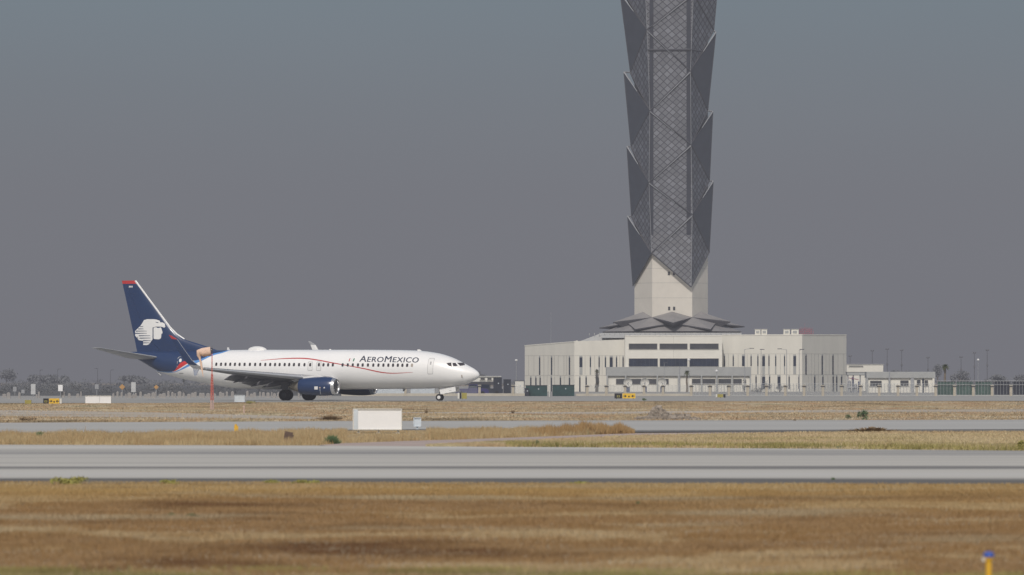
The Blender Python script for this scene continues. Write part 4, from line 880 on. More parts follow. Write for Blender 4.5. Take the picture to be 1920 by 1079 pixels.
# pour joints on the concrete
b = MB()
for py in (505, 532, 560):
    z = wz(py, TY)
    for i in (5, 0, 1):
        p, q = cor[i]+Vector((0, 0, z)), cor[(i+1) % 6]+Vector((0, 0, z)); nrm = (q-p).cross(Vector((0, 0, 1))).normalized()*.012
        if nrm.y > 0 and i == 0: nrm = -nrm
        n2 = Vector((nrm.x, nrm.y, 0)); c_ = (p+q)/2
        if n2.dot(c_-Vector((0, 0, c_.z))) < 0: n2 = -n2
        b.add([p+n2, q+n2, q+n2+Vector((0, 0, .07)), p+n2+Vector((0, 0, .07))], [(0, 1, 2, 3)], 'joint')
b.build('pour_joint', tower)
for cx_, cy_ in ((1254.2, 513), (1263.7, 513), (1254.6, 578.8), (1264, 578.8), (1252.8, 447), (1262, 447)):
    b = MB(); p = T(cx_, cy_, -5.8); b.box(p, (.42, .12, .7), 'glassg'); b.build('window', tower)
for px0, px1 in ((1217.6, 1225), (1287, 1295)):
    b = MB(); p, q = T(px0, 441, -5.86), T(px1, -60, -5.86); b.box(((p.x+q.x)/2, -6.32, (p.z+q.z)/2), (abs(q.x-p.x), .66, q.z-p.z), 'strip'); b.build('shadow_gap_strip', tower)  # dark strip just before the skin, standing in for the shaded core gap
# envelope nodes
FL = [(1221.5, 474.6), (1216.8, 342), (1218.6, 207.6), (1213, 56), (1207, -95)]
FR = [(1296, 538.8), (1298, 403), (1295.8, 271.5), (1294.6, 133.6), (1300, -12)]
Lb = [(1186.7, 536.6), (1184, 406), (1183, 275), (1182, 136), (1170, -12)]; Lt = [(1177, 406), (1175.6, 275), (1170, 135.5), (1163, -12), (1155, -160)]
Rb = [(1330, 472.7), (1330.5, 339), (1327.3, 207.6), (1338.5, 57), (1350, -95)]; Rt = [(1337.4, 340), (1336.7, 209.5), (1342.4, 61), (1352, -95), (1360, -250)]
DF = -6.6
def tri(b, A, B, C, key, off=0.0):             # apex A, uv along both slanted edges
    o = len(b.v); b.add([A, B, C], [(0, 1, 2)], key); b.uv[len(b.f)-1] = ((0, 0), (1, 0), (0, 1))
def flush_uv(o, b):
    me = o.data; uv = me.uv_layers.new(name='UVMap')
    for f in me.polygons:
        if f.index in b.uv:
            m_ = {tuple(round(c, 4) for c in b.v[b.f[f.index][k]]): b.uv[f.index][k] for k in range(3)}
            for li in f.loop_indices:
                uv.data[li].uv = m_.get(tuple(round(c, 4) for c in me.vertices[me.loops[li].vertex_index].co), (0, 0))
def skin(name, tris, key):
    b = MB()
    for t_ in tris: tri(b, *t_, key)
    o = b.build(name, tower); flush_uv(o, b); return o
for bk in (1, -1):                             # front, then the mirrored rear
    P = lambda p, d_: (lambda v: Vector((v.x, v.y*bk, v.z)))(T(p[0], p[1], d_))
    fl = [P(p, DF) for p in FL]; frr = [P(p, DF) for p in FR]
    if bk == 1:
        front = [(fl[0], frr[0], frr[1])]
        for k in range(4): front += [(frr[k+1], fl[k], fl[k+1]), ] + ([(fl[k+1], frr[k+1], frr[k+2])] if k < 3 else [])
        front.append((frr[4], fl[3], fl[4]))
    else:                                      # rear faces alternate the other way round
        front = [(fl[0], frr[0], frr[1])]+[(frr[k+1], fl[k], fl[k+1]) for k in range(4)]+[(fl[k+1], frr[k+1], frr[k+2]) for k in range(3)]
    done = set()
    for t_ in front:
        kk = tuple(sorted(tuple(round(c, 2) for c in v) for v in t_))
        if kk in done: continue
        done.add(kk); skin('mesh_panel', [t_], 'mesh_front')
    lb = [P(p, -.3) for p in Lb]; lt = [P(p, -.9) for p in Lt]; rb = [P(p, -.3) for p in Rb]; rt = [P(p, -.9) for p in Rt]
    for k in range(4):
        skin('solid_panel', [(fl[k], lb[k], lt[k])], 'panel')
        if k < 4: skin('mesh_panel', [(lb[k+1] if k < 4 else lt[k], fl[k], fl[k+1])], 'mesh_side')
    for k in range(4):
        if k < 3: skin('solid_panel', [(frr[k+1], rb[k], rt[k])], 'panel')
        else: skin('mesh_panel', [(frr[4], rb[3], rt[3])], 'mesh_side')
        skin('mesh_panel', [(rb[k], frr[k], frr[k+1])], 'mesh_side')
    # edge beams; the pale tapered lengths draw highlights along the folds
    def beam(p, q, r0, r1, key='beam', name='edge_beam'):
        b = MB(); b.tube(p, q, r0, r1, key, 6); b.build(name, tower)
    off = Vector((0, -.12*bk, 0))
    for k in range(4):
        beam(fl[k]+off, frr[k+1]+off, .10, .12, 'dbeam'); 
        if k < 4: beam(frr[k]+off, fl[k]+off, .12, .12, 'dbeam')
        up = Vector((0, 0, .22)); beam(frr[k+1]+off*2-up*(1), fl[k]+off*2+(frr[k+1]-fl[k])*.12-up, .12, .04)
        if k < 3: beam(fl[k+1]+off*2-up, fl[k+1]+(frr[k+1]-fl[k+1])*.6+off*2-up, .10, .04)
        beam(lt[k], fl[k]*.5+lt[k]*.5, .16, .07); beam(fl[k]*.5+lt[k]*.5, fl[k], .07, .06, 'dbeam'); beam(rt[k], frr[k+1]*.5+rt[k]*.5, .16, .07); beam(frr[k+1]*.5+rt[k]*.5, frr[k+1], .07, .06, 'dbeam')  # upper half in lighter steel: edge highlight put into the colour
        beam(fl[k]+off, lb[k], .08, .10, 'dbeam'); beam(fl[k]+off, lb[k+1], .08, .14, 'dbeam')
        beam(frr[k+1]+off, rb[k], .10, .14, 'dbeam'); beam(frr[k]+off, rb[k], .08, .14, 'dbeam')
        beam(lt[k], lb[k], .07, .07, 'dbeam'); beam(rt[k], rb[k], .07, .07, 'dbeam')
        beam(lt[k], lb[k+1], .12, .12, 'beam', 'ledge')
        if k < 3: beam(rt[k], rb[k+1], .12, .12, 'beam', 'ledge')
        beam(fl[k]+off, fl[k+1]+off, .055, .055, 'beam', 'corner_post'); beam(frr[k]+off, frr[k+1]+off, .055, .055, 'beam', 'corner_post')
    z94 = T(1250, 94, DF).z
    pA, pB, pC, pD = T(1200, 96, -3*1), T(1214, 94, DF-.1), T(1295, 93.5, DF-.1), T(1318, 97, -3)
    if bk == 1:
        for p, q in ((pB, pC), (pC, pD)): beam(p, q, .20, .20, 'dbeam', 'floor_edge')
# cab above the picture
b = MB(); zt0 = wz(-95, TY)
for (z0, r0, z1, r1, key) in ((zt0-2, 9, zt0+1, 11, 'panel'), (zt0+1, 10.5, zt0+5, 11.5, 'glass'), (zt0+5, 12, zt0+6, 11, 'roof')):
    vs = [Vector((r_*math.cos(i*math.pi/3), r_*math.sin(i*math.pi/3), z_)) for z_, r_ in ((z0, r0), (z1, r1)) for i in range(6)]
    b.add(vs, [(i, (i+1) % 6, 6+(i+1) % 6, 6+i) for i in range(6)]+[tuple(range(5, -1, -1)), tuple(range(6, 12))], key)
b.build('tower_cab', tower)

# star canopy round the foot: folded roof petals
def petal(pk, cl, cr_, tip, und, name='canopy_petal'):
    b = MB(); t_ = Vector((0, 0, -.22)); b.add([pk, cl, tip, cr_], [(0, 1, 2), (0, 2, 3)], 'roof')
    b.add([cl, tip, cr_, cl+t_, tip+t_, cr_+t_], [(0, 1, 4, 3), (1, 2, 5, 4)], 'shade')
    b.add([cl+t_, tip+t_, cr_+t_, und], [(0, 1, 3), (1, 2, 3)], 'shade'); b.build(name, tower)  # near-black underside deepens the shadow gaps between petals by colour
zpk, zcn, ztp, zun = wz(584.7, TY-6), wz(595.2, TY-6), wz(605.2, TY-14), wz(616.4, TY-9)
for i in range(6):
    p, q = cor[i], cor[(i+1) % 6]; m_ = (p+q)/2; out = Vector((m_.x, m_.y, 0)).normalized()
    ln = 8.2 if i in (0, 3) else 7.6; dz = 0
    tipd = m_+out*ln; tip = Vector((tipd.x, tipd.y, ztp)) 
    if i in (5, 4): tip = Vector((wx(1150, TY)-wx(1259, TY), -4.5 if i == 5 else 4.5, wz(604.4, TY)))
    if i in (1, 2): tip = Vector((wx(1368, TY)-wx(1259, TY), -4.5 if i == 1 else 4.5, wz(603.6, TY)))
    pk = Vector((m_.x, m_.y, zpk))+out*.05
    petal(pk, p*1.01+Vector((0, 0, zcn)), q*1.01+Vector((0, 0, zcn)), tip, m_+out*3.5+Vector((0, 0, zun)))
# second tier on the corners
for i in range(6):
    c_ = cor[i]; out = Vector((c_.x, c_.y, 0)).normalized(); prv, nxt = (cor[(i-1) % 6]+c_)/2, (cor[(i+1) % 6]+c_)/2
    if i in (5, 2): ln = 7.2; ztip = wz(614.6, TY)
    else: ln = 6.2; ztip = wz(617.5, TY-9)
    tip = Vector((c_.x, c_.y, 0))+out*ln; tip.z = ztip
    if i == 5: tip.x = wx(1124, TY)-wx(1259, TY)
    if i == 2: tip.x = wx(1396, TY)-wx(1259, TY); tip.z = wz(612, TY)
    a_, b_ = prv+Vector((prv.x, prv.y, 0)).normalized()*3.4, nxt+Vector((nxt.x, nxt.y, 0)).normalized()*3.4
    petal(c_*1.01+Vector((0, 0, wz(596, TY))), Vector((a_.x, a_.y, wz(606, TY-7))), Vector((b_.x, b_.y, wz(606, TY-7))), tip, c_+out*2.0+Vector((0, 0, wz(617.5, TY))))
# third level: broad skirt roof
b = MB(); n = 12; vs = []
for z_, rx, ry in ((wz(603, TY), 8.2, 7.2), (wz(612, TY), 10.6, 9.2), (wz(622.3, TY), 13.75, 12.0)):
    for i in range(n): t0 = 2*math.pi*(i+.5)/n; f_ = 1+.03*(i % 2); vs.append((rx*f_*math.cos(t0), ry*f_*math.sin(t0), z_))
b.add(vs, [(j*n+i, j*n+(i+1) % n, (j+1)*n+(i+1) % n, (j+1)*n+i) for j in range(2) for i in range(n)], 'roof'); b.build('skirt_roof', tower)
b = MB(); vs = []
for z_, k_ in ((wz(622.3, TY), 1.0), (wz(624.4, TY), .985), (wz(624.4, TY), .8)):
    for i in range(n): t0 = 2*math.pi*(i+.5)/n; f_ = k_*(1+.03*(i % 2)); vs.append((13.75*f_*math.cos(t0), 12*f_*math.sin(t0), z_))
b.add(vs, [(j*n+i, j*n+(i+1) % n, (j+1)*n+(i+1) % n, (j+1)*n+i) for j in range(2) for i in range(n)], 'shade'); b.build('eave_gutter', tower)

# ------------------------------------------------------------------ BASE BUILDING
BY = 1150.0; bld = empty('airport_building', (wx(1286, BY), BY, 0), label='long cream building with slit windows at the foot of the control tower', cat='building')
BX = wx(1286, BY)
def B(px, py, Y): return Vector((wx(px, Y)-BX, Y-BY, wz(py, Y)))
class Wall:                                    # a vertical wall between two photo columns at two depths
    def __init__(s, px0, Y0, px1, Y1):
        s.p0, s.p1 = Vector((wx(px0, Y0), Y0)), Vector((wx(px1, Y1), Y1)); s.d = (s.p1-s.p0).normalized(); s.n = Vector((s.d.y, -s.d.x))
        if s.n.y > 0: s.n = -s.n
    def at(s, px, py, out=0.0):
        k = (px-960)/F; t_ = (k*s.p0.y-s.p0.x)/(s.d.x-k*s.d.y); q = s.p0+s.d*t_; z = wz(py, q.y); q = q+s.n*out
        return Vector((q.x-BX, q.y-BY, z))
    def quad(s, b, pts, key, out): b.add([s.at(px, py, out) for px, py in pts], [tuple(range(len(pts)))], key)
    def slab(s, b, px0, px1, py0, py1, key, out, depth=.1):
        f_ = [s.at(px, py, out) for px, py in ((px0, py1), (px1, py1), (px1, py0), (px0, py0))]; n3 = Vector((s.n.x, s.n.y, 0))*depth
        b.add(f_+[v-n3 for v in f_], [(0, 1, 2, 3), (0, 4, 5, 1), (1, 5, 6, 2), (2, 6, 7, 3), (3, 7, 4, 0)], key)
WL = Wall(984, 1166, 1077, 1152); WFL = Wall(1077, 1152, 1172, 1152); WC = Wall(1172, 1147, 1354, 1147); WFR = Wall(1354, 1152, 1504, 1152); WR = Wall(1504, 1152, 1587, 1167)
gz = 745
def solid(name, wall, pts_top, key='wall', wall_depth=12, base=0.0):
    b = MB(); fr_ = []; 
    for px, py in pts_top:
        v = wall.at(px, py); fr_.append(v)
    n3 = Vector((-wall.n.x, -wall.n.y, 0))*wall_depth; m_ = len(fr_)
    bot = [Vector((v.x, v.y, base)) for v in fr_]; vs = bot+fr_+[v+n3 for v in fr_]+[v+n3 for v in bot]
    for i in range(m_-1):
        b.add([vs[i], vs[i+1], vs[m_+i+1], vs[m_+i]], [(0, 1, 2, 3)], key); b.add([vs[m_+i], vs[m_+i+1], vs[2*m_+i+1], vs[2*m_+i]], [(0, 1, 2, 3)], key); b.add([vs[2*m_+i], vs[2*m_+i+1], vs[3*m_+i+1], vs[3*m_+i]], [(0, 1, 2, 3)], key)
    for i in (0, m_-1): b.add([vs[i], vs[m_+i], vs[2*m_+i], vs[3*m_+i]], [(0, 1, 2, 3)], key)
    return b.build(name, bld, weld=False)
solid('end_wall', WL, [(984, 648), (1077, 640.5)]); solid('front_wall', WFL, [(1077, 640.5), (1082, 638.5), (1084, 640), (1172, 637)])
solid('centre_block', WC, [(1172, 629.8), (1354, 629.2)], 'wallw'); solid('front_wall', WFR, [(1354, 628.3), (1504, 627.6)]); solid('end_wall', WR, [(1504, 627.8), (1587, 627.8)])
b = MB()                                       # courtyard roof so the block reads closed
vs = [Vector((wx(px, Y)-BX, Y-BY, 8.2)) for px, Y in ((1078, 1157), (1500, 1157), (1560, 1200), (1010, 1200))]; b.add(vs, [(0, 1, 2, 3)], 'roofl')
vs = [Vector((wx(px, Y)-BX, Y-BY, z)) for px, Y in ((990, 1190), (1582, 1190), (1582, 1212), (990, 1212)) for z in (0, 8.0)]; b.add(vs, [(0, 2, 3, 1), (2, 4, 5, 3), (4, 6, 7, 5), (6, 0, 1, 7)], 'wall'); b.build('rear_wall', bld)
b = MB(); b.add([B(1080, 643, 1152.6), B(1172, 643, 1152.6), B(1172, 625, 1157.2), B(1128, 624.8, 1157.2)], [(0, 1, 2, 3)], 'roofl'); b.add([B(1128, 624.5, 1157.4), B(1390, 624.3, 1157.4), B(1390, 634, 1153), B(1128, 634, 1153)], [(0, 1, 2, 3)], 'roofl'); b.build('low_roof', bld)
b = MB()
for px in np.arange(1105, 1392, 9.5): b.box(B(px, 627, 1155.5), (.10, .5, .45), 'greyband')
b.build('roof_railing', bld)
# parapet coping
for wall, p in ((WL, ((984, 648), (1077, 640.5))), (WC, ((1172, 629.8), (1354, 629.2))), (WFR, ((1354, 628.3), (1504, 627.6))), (WR, ((1504, 627.8), (1587, 627.8)))):
    b = MB(); a_, c_ = [wall.at(px, py, .06) for px, py in p]; u_ = Vector((0, 0, .14)); n3 = Vector((-wall.n.x, -wall.n.y, 0))*.5
    b.add([a_-u_, c_-u_, c_+u_*.3, a_+u_*.3, a_-u_+n3, c_-u_+n3, c_+u_*.3+n3, a_+u_*.3+n3], [(0, 1, 2, 3), (3, 2, 6, 7), (0, 3, 7, 4), (1, 5, 6, 2), (0, 4, 5, 1)], 'wallw'); b.build('coping', bld)
def window(wall, px0, px1, py0, py1, key='glass', frame=True, mull=0, sill=False):
    b = MB(); wall.slab(b, px0, px1, py0, py1, key, .05, .1); o = b.build('window', bld)
    if frame:
        g = MB(); e = .55
        wall.slab(g, px0-e, px0, py0-e, py1+e, 'joint', .14, .2); wall.slab(g, px1, px1+e, py0-e, py1+e, 'joint', .14, .2); wall.slab(g, px0, px1, py0-e, py0, 'joint', .14, .2); wall.slab(g, px0, px1, py1, py1+e, 'joint', .14, .2)
        for k in range(1, mull+1): x_ = lerp(px0, px1, k/(mull+1)); wall.slab(g, x_-.12, x_+.12, py0, py1, 'dbeam', .11, .08)
        g.build('frame', o)
for a_, c_ in ((1179.3, 1232), (1237, 1288.7), (1293.7, 1347)): window(WC, a_, c_, 644.9, 655, 'glassg', mull=3)
for a_, c_ in ((1179.3, 1233), (1237.3, 1288.6), (1293, 1347.3)): window(WC, a_, c_, 672.8, 687.6, 'glass', mull=6)
# slit windows with grey spandrels
def slits(wall, xs, py0, py1, w0=1.3, span=None, wide=(), wmul=2.4, key='glass'):
    for x_ in xs:
        w_ = w0*(wmul if x_ in wide else 1)
        b = MB(); wall.slab(b, x_-w_, x_+w_, py0+3.2, py1, key, .05, .1); o = b.build('window', bld)
        g = MB(); wall.slab(g, x_-w_, x_+w_, py0, py0+3.2, 'greyband', .06, .1)
        if span: wall.slab(g, x_-w_, x_+w_, py1, span, 'greyband', .06, .1)
        g.build('spandrel', o)
slits(WFL, (1089.2, 1107, 1123.4), 667.3, 689, 1.2, 703, wide=(1089.2,)); slits(WFL, (1135.2, 1146, 1156, 1168.3), 667.3, 689, 1.2, wide=(1146,))
slits(WFL, (1087.2, 1099, 1118.2), 705, 735, 1.3)
slits(WFR, (1358.2, 1374.8, 1393.9, 1408.3), 665, 687, 1.1, wide=(1393.9,)); slits(WFR, (1421, 1431.7, 1441.8, 1454.4, 1471, 1490), 665, 687, 1.1, 702, wide=(1431.7, 1490))
slits(WFR, (1417.6, 1431.7, 1443, 1460.6, 1479.6, 1498), 703.5, 730, 1.2, wide=(1431.7, 1460.6))
slits(WR, (1511, 1541.5, 1561.6), 664, 703, 1.1); slits(WR, (1527.4, 1542.7, 1562, 1568.6, 1577.8), 703.5, 738, 1.1)
slits(WL, (1012, 1034.4, 1068), 667.5, 703.5, 1.1); slits(WL, (995.5, 1005, 1013, 1034, 1051, 1068), 705.5, 735, 1.1)
b = MB()                                       # panel joints of the precast cladding
for wall, xs, a_, c_ in ((WL, (991.5, 1001.3, 1019.9, 1027.8, 1039.6, 1046.7, 1057.4, 1062.4), 667.5, 704), (WR, (1521, 1526.8, 1534.4, 1548.5, 1554.5, 1571, 1582), 664, 703), (WL, (1020, 1026, 1040, 1058), 706, 735), (WR, (1516, 1521, 1534, 1552), 704, 738), (WFL, (1097, 1115, 1129, 1151, 1162), 667.3, 703), (WFR, (1366, 1384, 1401, 1463, 1481), 665, 702)):
    for x_ in xs: wall.slab(b, x_-.35, x_+.35, a_, c_, 'joint', .02, .03)
for wall, a_, c_ in ((WL, 984.5, 1076.5), (WFL, 1077.5, 1171)): wall.slab(b, a_, c_, 667.0, 667.5, 'joint', .02, .03); wall.slab(b, a_, c_, 704.3, 704.9, 'joint', .02, .03)
for wall, a_, c_ in ((WFR, 1355, 1503.5), (WR, 1504.5, 1586.5)): wall.slab(b, a_, c_, 663.6, 664.1, 'joint', .02, .03); wall.slab(b, a_, c_, 702.6, 703.2, 'joint', .02, .03)
WC.slab(b, 1262.8, 1263.2, 630, 689, 'joint', .02, .03); b.build('panel_joint', bld)
# forward pavilion with grey fascia
WP = Wall(1137, 1140, 1408, 1140); WPi = Wall(1140, 1140.5, 1406, 1140.5)
solid('pavilion_fascia', WP, [(1137, 688.6), (1408.5, 688.6)], 'greyband', 7.5, base=wz(705, 1139)); solid('pavilion_wall', WPi, [(1140, 705), (1406, 705)], 'wallw', 6)
for a_, c_ in ((1155.3, 1171.5), (1174.5, 1202), (1205, 1230.5), (1236, 1253.5), (1297.5, 1313.5), (1317.5, 1341), (1347, 1370.5), (1375, 1390.6)): window(WPi, a_, c_, 711, 720.5, 'glassg', mull=1)
for px in (1138.5, 1173, 1232.5, 1272, 1315.3, 1343.8, 1372.7, 1407): b = MB(); WP.slab(b, px-1.3, px+1.3, 704.9, 734.6, 'greyband', .1, .4); b.build('pier', bld)
b = MB()
for px in np.arange(1144, 1405, 7.3): WPi.slab(b, px-.2, px+.2, 722, 734, 'joint', .02, .03)
b.build('panel_joint', bld)
for px0, px1, sp_ in ((1415.5, 1425.5, 0), (1427.5, 1438, 0), (1469, 1480.5, 0), (1483.5, 1497, 0)):
    b = MB(); p, q = B(px0, 628.3, 1158), B(px1, 618, 1158); b.box(((p.x+q.x)/2, p.y, (p.z+q.z)/2-.4), (q.x-p.x, 1.4, q.z-p.z+.8), 'wallw'); b.box(((p.x+q.x)/2, p.y-.73, (p.z+q.z)/2), ((q.x-p.x)*.6, .06, (q.z-p.z)*.45), 'greyband'); b.box(((p.x+q.x)/2, p.y, q.z+.03), (q.x-p.x+.2, 1.6, .07), 'roofl'); b.build('air_conditioner', bld)
# small red lattice aerial on the roof
rt_ = empty('radio_lattice', (wx(1511, 1160), 1160, 8.2), label='red lattice aerial frame on the roof right of the air conditioners', cat='antenna')
b = MB(); X_ = lambda px: wx(px, 1160)-wx(1511, 1160); Z_ = lambda py: wz(py, 1160)-8.2
for px in np.arange(1499, 1525, 3.2): b.tube((X_(px), 0, 0), (X_(px), 0, Z_(614+abs(px-1511)*.35)), .035, .035, 'redsteel', 5)
for py in (626, 622, 618, 615.5): b.tube((X_(1499), 0, Z_(py)), (X_(1524), 0, Z_(py)), .035, .035, 'redsteel', 5)
for px in np.arange(1499, 1521, 4): b.tube((X_(px), .02, Z_(627)), (X_(px+4), .02, Z_(617)), .03, .03, 'redsteel', 5); b.tube((X_(px+4), .02, Z_(627)), (X_(px), .02, Z_(617)), .03, .03, 'redsteel', 5)
b.build('lattice', rt_); b = MB(); b.tube((X_(1509), 0, 0), (X_(1509), 0, Z_(606)), .03, .02, 'redsteel', 5); b.build('mast', rt_)

# ------------------------------------------------------------------ dish aerials
def dish(px, label, tilt):
    Y = 1100; t_ = empty('dish_antenna', (wx(px, Y), Y, 0), math.radians(tilt), label=label, cat='dish antenna', group='dish aerials in front of the building')
    zc = wz(718, Y); R_ = .80; b = MB(); prof = [(-.30*(1-(r/R_)**2), r) for r in np.linspace(.001, R_, 9)]
    b.lathe([(.12+p[0]*-1-.3, p[1]) for p in prof], 'offwhite', 24, 'Y', c=(0, 0, zc)); b.build('reflector', t_, smooth=True); b = MB(); b.lathe([(-.24, R_-.02), (-.16, R_-.02), (-.16, R_+.05), (-.24, R_+.05), (-.24, R_-.02)], 'greyband', 28, 'Y', c=(0, 0, zc)); b.build('rim', t_)
    b = MB(); b.tube((0, -.2, zc), (0, -.85, zc+.02), .05, .03, 'galv'); b.tube((0, -.85, zc), (0, -.95, zc), .09, .09, 'galv')
    for k in range(3): a_ = k*2.09+1.57; b.tube((R_*.9*math.cos(a_), -.15, zc+R_*.9*math.sin(a_)), (0, -.85, zc), .02, .02, 'galv', 5)
    b.build('feed_horn', t_)
    b = MB(); b.box((0, .2, .5), (.75, .6, 1.0), 'bluebox'); b.tube((0, .2, 1.0), (0, .15, zc-.1), .14, .12, 'galv'); b.build('pedestal', t_)
dish(1177, 'white dish aerial above the yellow arrow sign, leftmost of three', 8); dish(1209, 'middle white dish aerial of three, on a dark blue pedestal', 0); dish(1242, 'slightly greyer dish aerial, rightmost of three, left of the palm', -14)

# ------------------------------------------------------------------ perimeter fence
FY = 800.0; fen = empty('perimeter_fence', (wx(1400, FY), FY, 0), label='long perimeter fence of concrete pillars and wire mesh in front of the buildings', cat='fence')
def fx(px): return wx(px, FY)-wx(1400, FY)
pil = [760, 899, 962, 1101, 1137, 1172, 1207.5, 1243]+[1296+35.25*k for k in range(18)]
pm = None
for px in pil:
    if pm is None:
        b = MB(); h_ = wz(723.5, FY); b.box((0, 0, h_/2), (.34, .34, h_), 'pillar'); pm = b.build('pillar', fen)
        b = MB(); b.box((0, 0, h_+.05), (.46, .46, .10), 'fwall'); b.build('cap', pm); b = MB(); b.box((.0, -.19, h_-.12), (.62, .08, .10), 'shade'); b.build('lamp', pm); o = pm
    else: o = copy_tree(pm, fen)
    o.location = (fx(px), 0, 0)
def fpanel(px0, px1, pyt, pyb, key, name, dy=.0, th=.06):
    b = MB(); p, q = wz(pyt, FY), wz(pyb, FY); b.box(((fx(px0)+fx(px1))/2, dy, (p+q)/2), (fx(px1)-fx(px0), th, p-q), key); return b.build(name, fen)
fpanel(640, 984, 738, 744, 'fwall', 'low_wall', th=.2); fpanel(1080, 1296, 738.5, 744, 'fwall', 'low_wall', th=.2); fpanel(1296, 1925, 740.8, 744, 'greyband', 'kerb_beam', th=.2)
wm = mat('chain_link', (.40, .42, .43), .6, metal=.2, alpha=.12); M['mesh'] = wm
for a_, c_ in zip(pil[8:-1], pil[9:]):
    if a_ > 1750: break
    fpanel(a_+2.2, c_-2.2, 722, 740.8, 'mesh', 'wire_panel', th=.02)
for a_, c_ in ((1101, 1137), (1137, 1172), (1172, 1207.5), (1207.5, 1243), (1243, 1296)): fpanel(a_+2.2, c_-2.2, 722, 738.5, 'mesh', 'wire_panel', th=.02)
for i, (a_, c_) in enumerate(((1758, 1790), (1794, 1825), (1829, 1860), (1864, 1895), (1899, 1925))):
    fpanel(a_, c_, 716, 740.8, 'netgreen' if i < 3 else 'netdark', 'shade_cloth', dy=.25, th=.03)
b = MB()
for py in (714.6, 722): b.tube((fx(1756), .1, wz(py, FY)), (fx(1925), .1, wz(py, FY)), .035, .035, 'wire', 6)
for px in np.arange(1758, 1925, 5.9): b.tube((fx(px), .1, 0), (fx(px), .1, wz(714.6, FY)), .02, .02, 'wire', 5)
b.build('top_rail', fen)
b = MB()
for px in np.arange(1299, 1750, 5.9): b.tube((fx(px), -.05, 0), (fx(px), -.05, wz(719.5, FY)), .032, .032, 'wire', 5)
b.tube((fx(1296), -.05, wz(720, FY)), (fx(1756), -.05, wz(720, FY)), .02, .02, 'wire', 5); b.build('wire_post', fen)
for a_, c_ in ((700, 756), (764, 828), (832, 895), (966, 984)): fpanel(a_, c_, 724, 738, 'boxg' if a_ < 700 else 'mesh', 'wire_panel', th=.03)

# green site containers left of the building
def container(px0, px1, pyt, pyb, Y, key, label, name='shipping_container', cat='container', ribs=True, dep=2.4):
    t_ = empty(name, (wx((px0+px1)/2, Y), Y, 0), label=label, cat=cat); w = (px1-px0)/F*Y; zt, zb = wz(pyt, Y), max(0.02, wz(pyb, Y))
    b = MB(); b.box((0, dep/2, (zt+zb)/2), (w, dep, zt-zb), key)
    if ribs:
        for k in range(int(w/.28)): b.box((-w/2+.14+.28*k, -.02, (zt+zb)/2), (.13, .05, (zt-zb)*.9), key)
    b.build('body', t_); b = MB(); b.box((0, dep/2, zt+.03), (w+.08, dep+.08, .07), 'shade' if key != 'netdark' else key); b.box((0, dep/2, zb-.04), (w, dep, .07), 'dbeam'); b.build('frame', t_)
    b = MB(); b.box((w*.1, -.06, lerp(zb, zt, .68)), (.14, .03, .14), 'boxg'); b.build('label_plate', t_); return t_
container(985.5, 1026, 723.5, 743.2, 790, 'teal', 'dark green container at the left corner of the building, left one of two'); container(1036, 1077, 722.8, 743, 791, 'teal', 'dark green container right of the white post, right one of two')
stake(1030, 724, 744, 'offwhite', 'white post standing between the two green containers', 'fence_post', r=.07)
container(984, 992, 729, 744, 789, 'netdark', 'narrow dark cabinet at the left end of the green containers', 'cabinet', 'cabinet', False, .6)
def pickup(px, Y, key, label, flip=1, L_=4.6):
    t_ = empty('parked_car', (wx(px, Y), Y, 0), 0 if flip > 0 else math.pi, label=label, cat='car', group='vehicles parked behind the fence')
    b = MB(); pr_ = [(-L_/2, .35), (-L_/2, .95), (-L_*.12, 1.0), (-L_*.08, 1.55), (L_*.14, 1.6), (L_*.26, 1.05), (L_*.46, .95), (L_/2, .75), (L_/2, .35)]; n = len(pr_)
    vs = [(p[0], y, p[1]) for y in (-.85, .85) for p in pr_]; b.add(vs, [tuple(range(n)), tuple(range(2*n-1, n-1, -1))]+[(i, (i+1) % n, n+(i+1) % n, n+i) for i in range(n)], key); b.build('body', t_)
    b = MB(); vs = [(x_, s_*.86, z_) for s_ in (-1,) for x_, z_ in ((-L_*.10, 1.08), (-L_*.07, 1.5), (L_*.12, 1.52), (L_*.22, 1.08))]; b.add(vs, [(0, 1, 2, 3)], 'glass'); b.add([(v[0], .86, v[2]) for v in vs], [(0, 1, 2, 3)], 'glass'); b.build('window', t_)
    for x_ in (-L_*.32, L_*.32):
        for y in (-.75, .75): b = MB(); b.lathe([(-.11, .001), (-.11, .30), (0, .33), (.11, .30), (.11, .001)], 'rubber', 16, 'Y', c=(x_, y, .33)); b.build('wheel', t_)
pickup(885, 815, 'violet', 'dark blue car behind the wall just right of the nose'); pickup(912, 822, 'netdark', 'dark car parked left of the black container', -1)
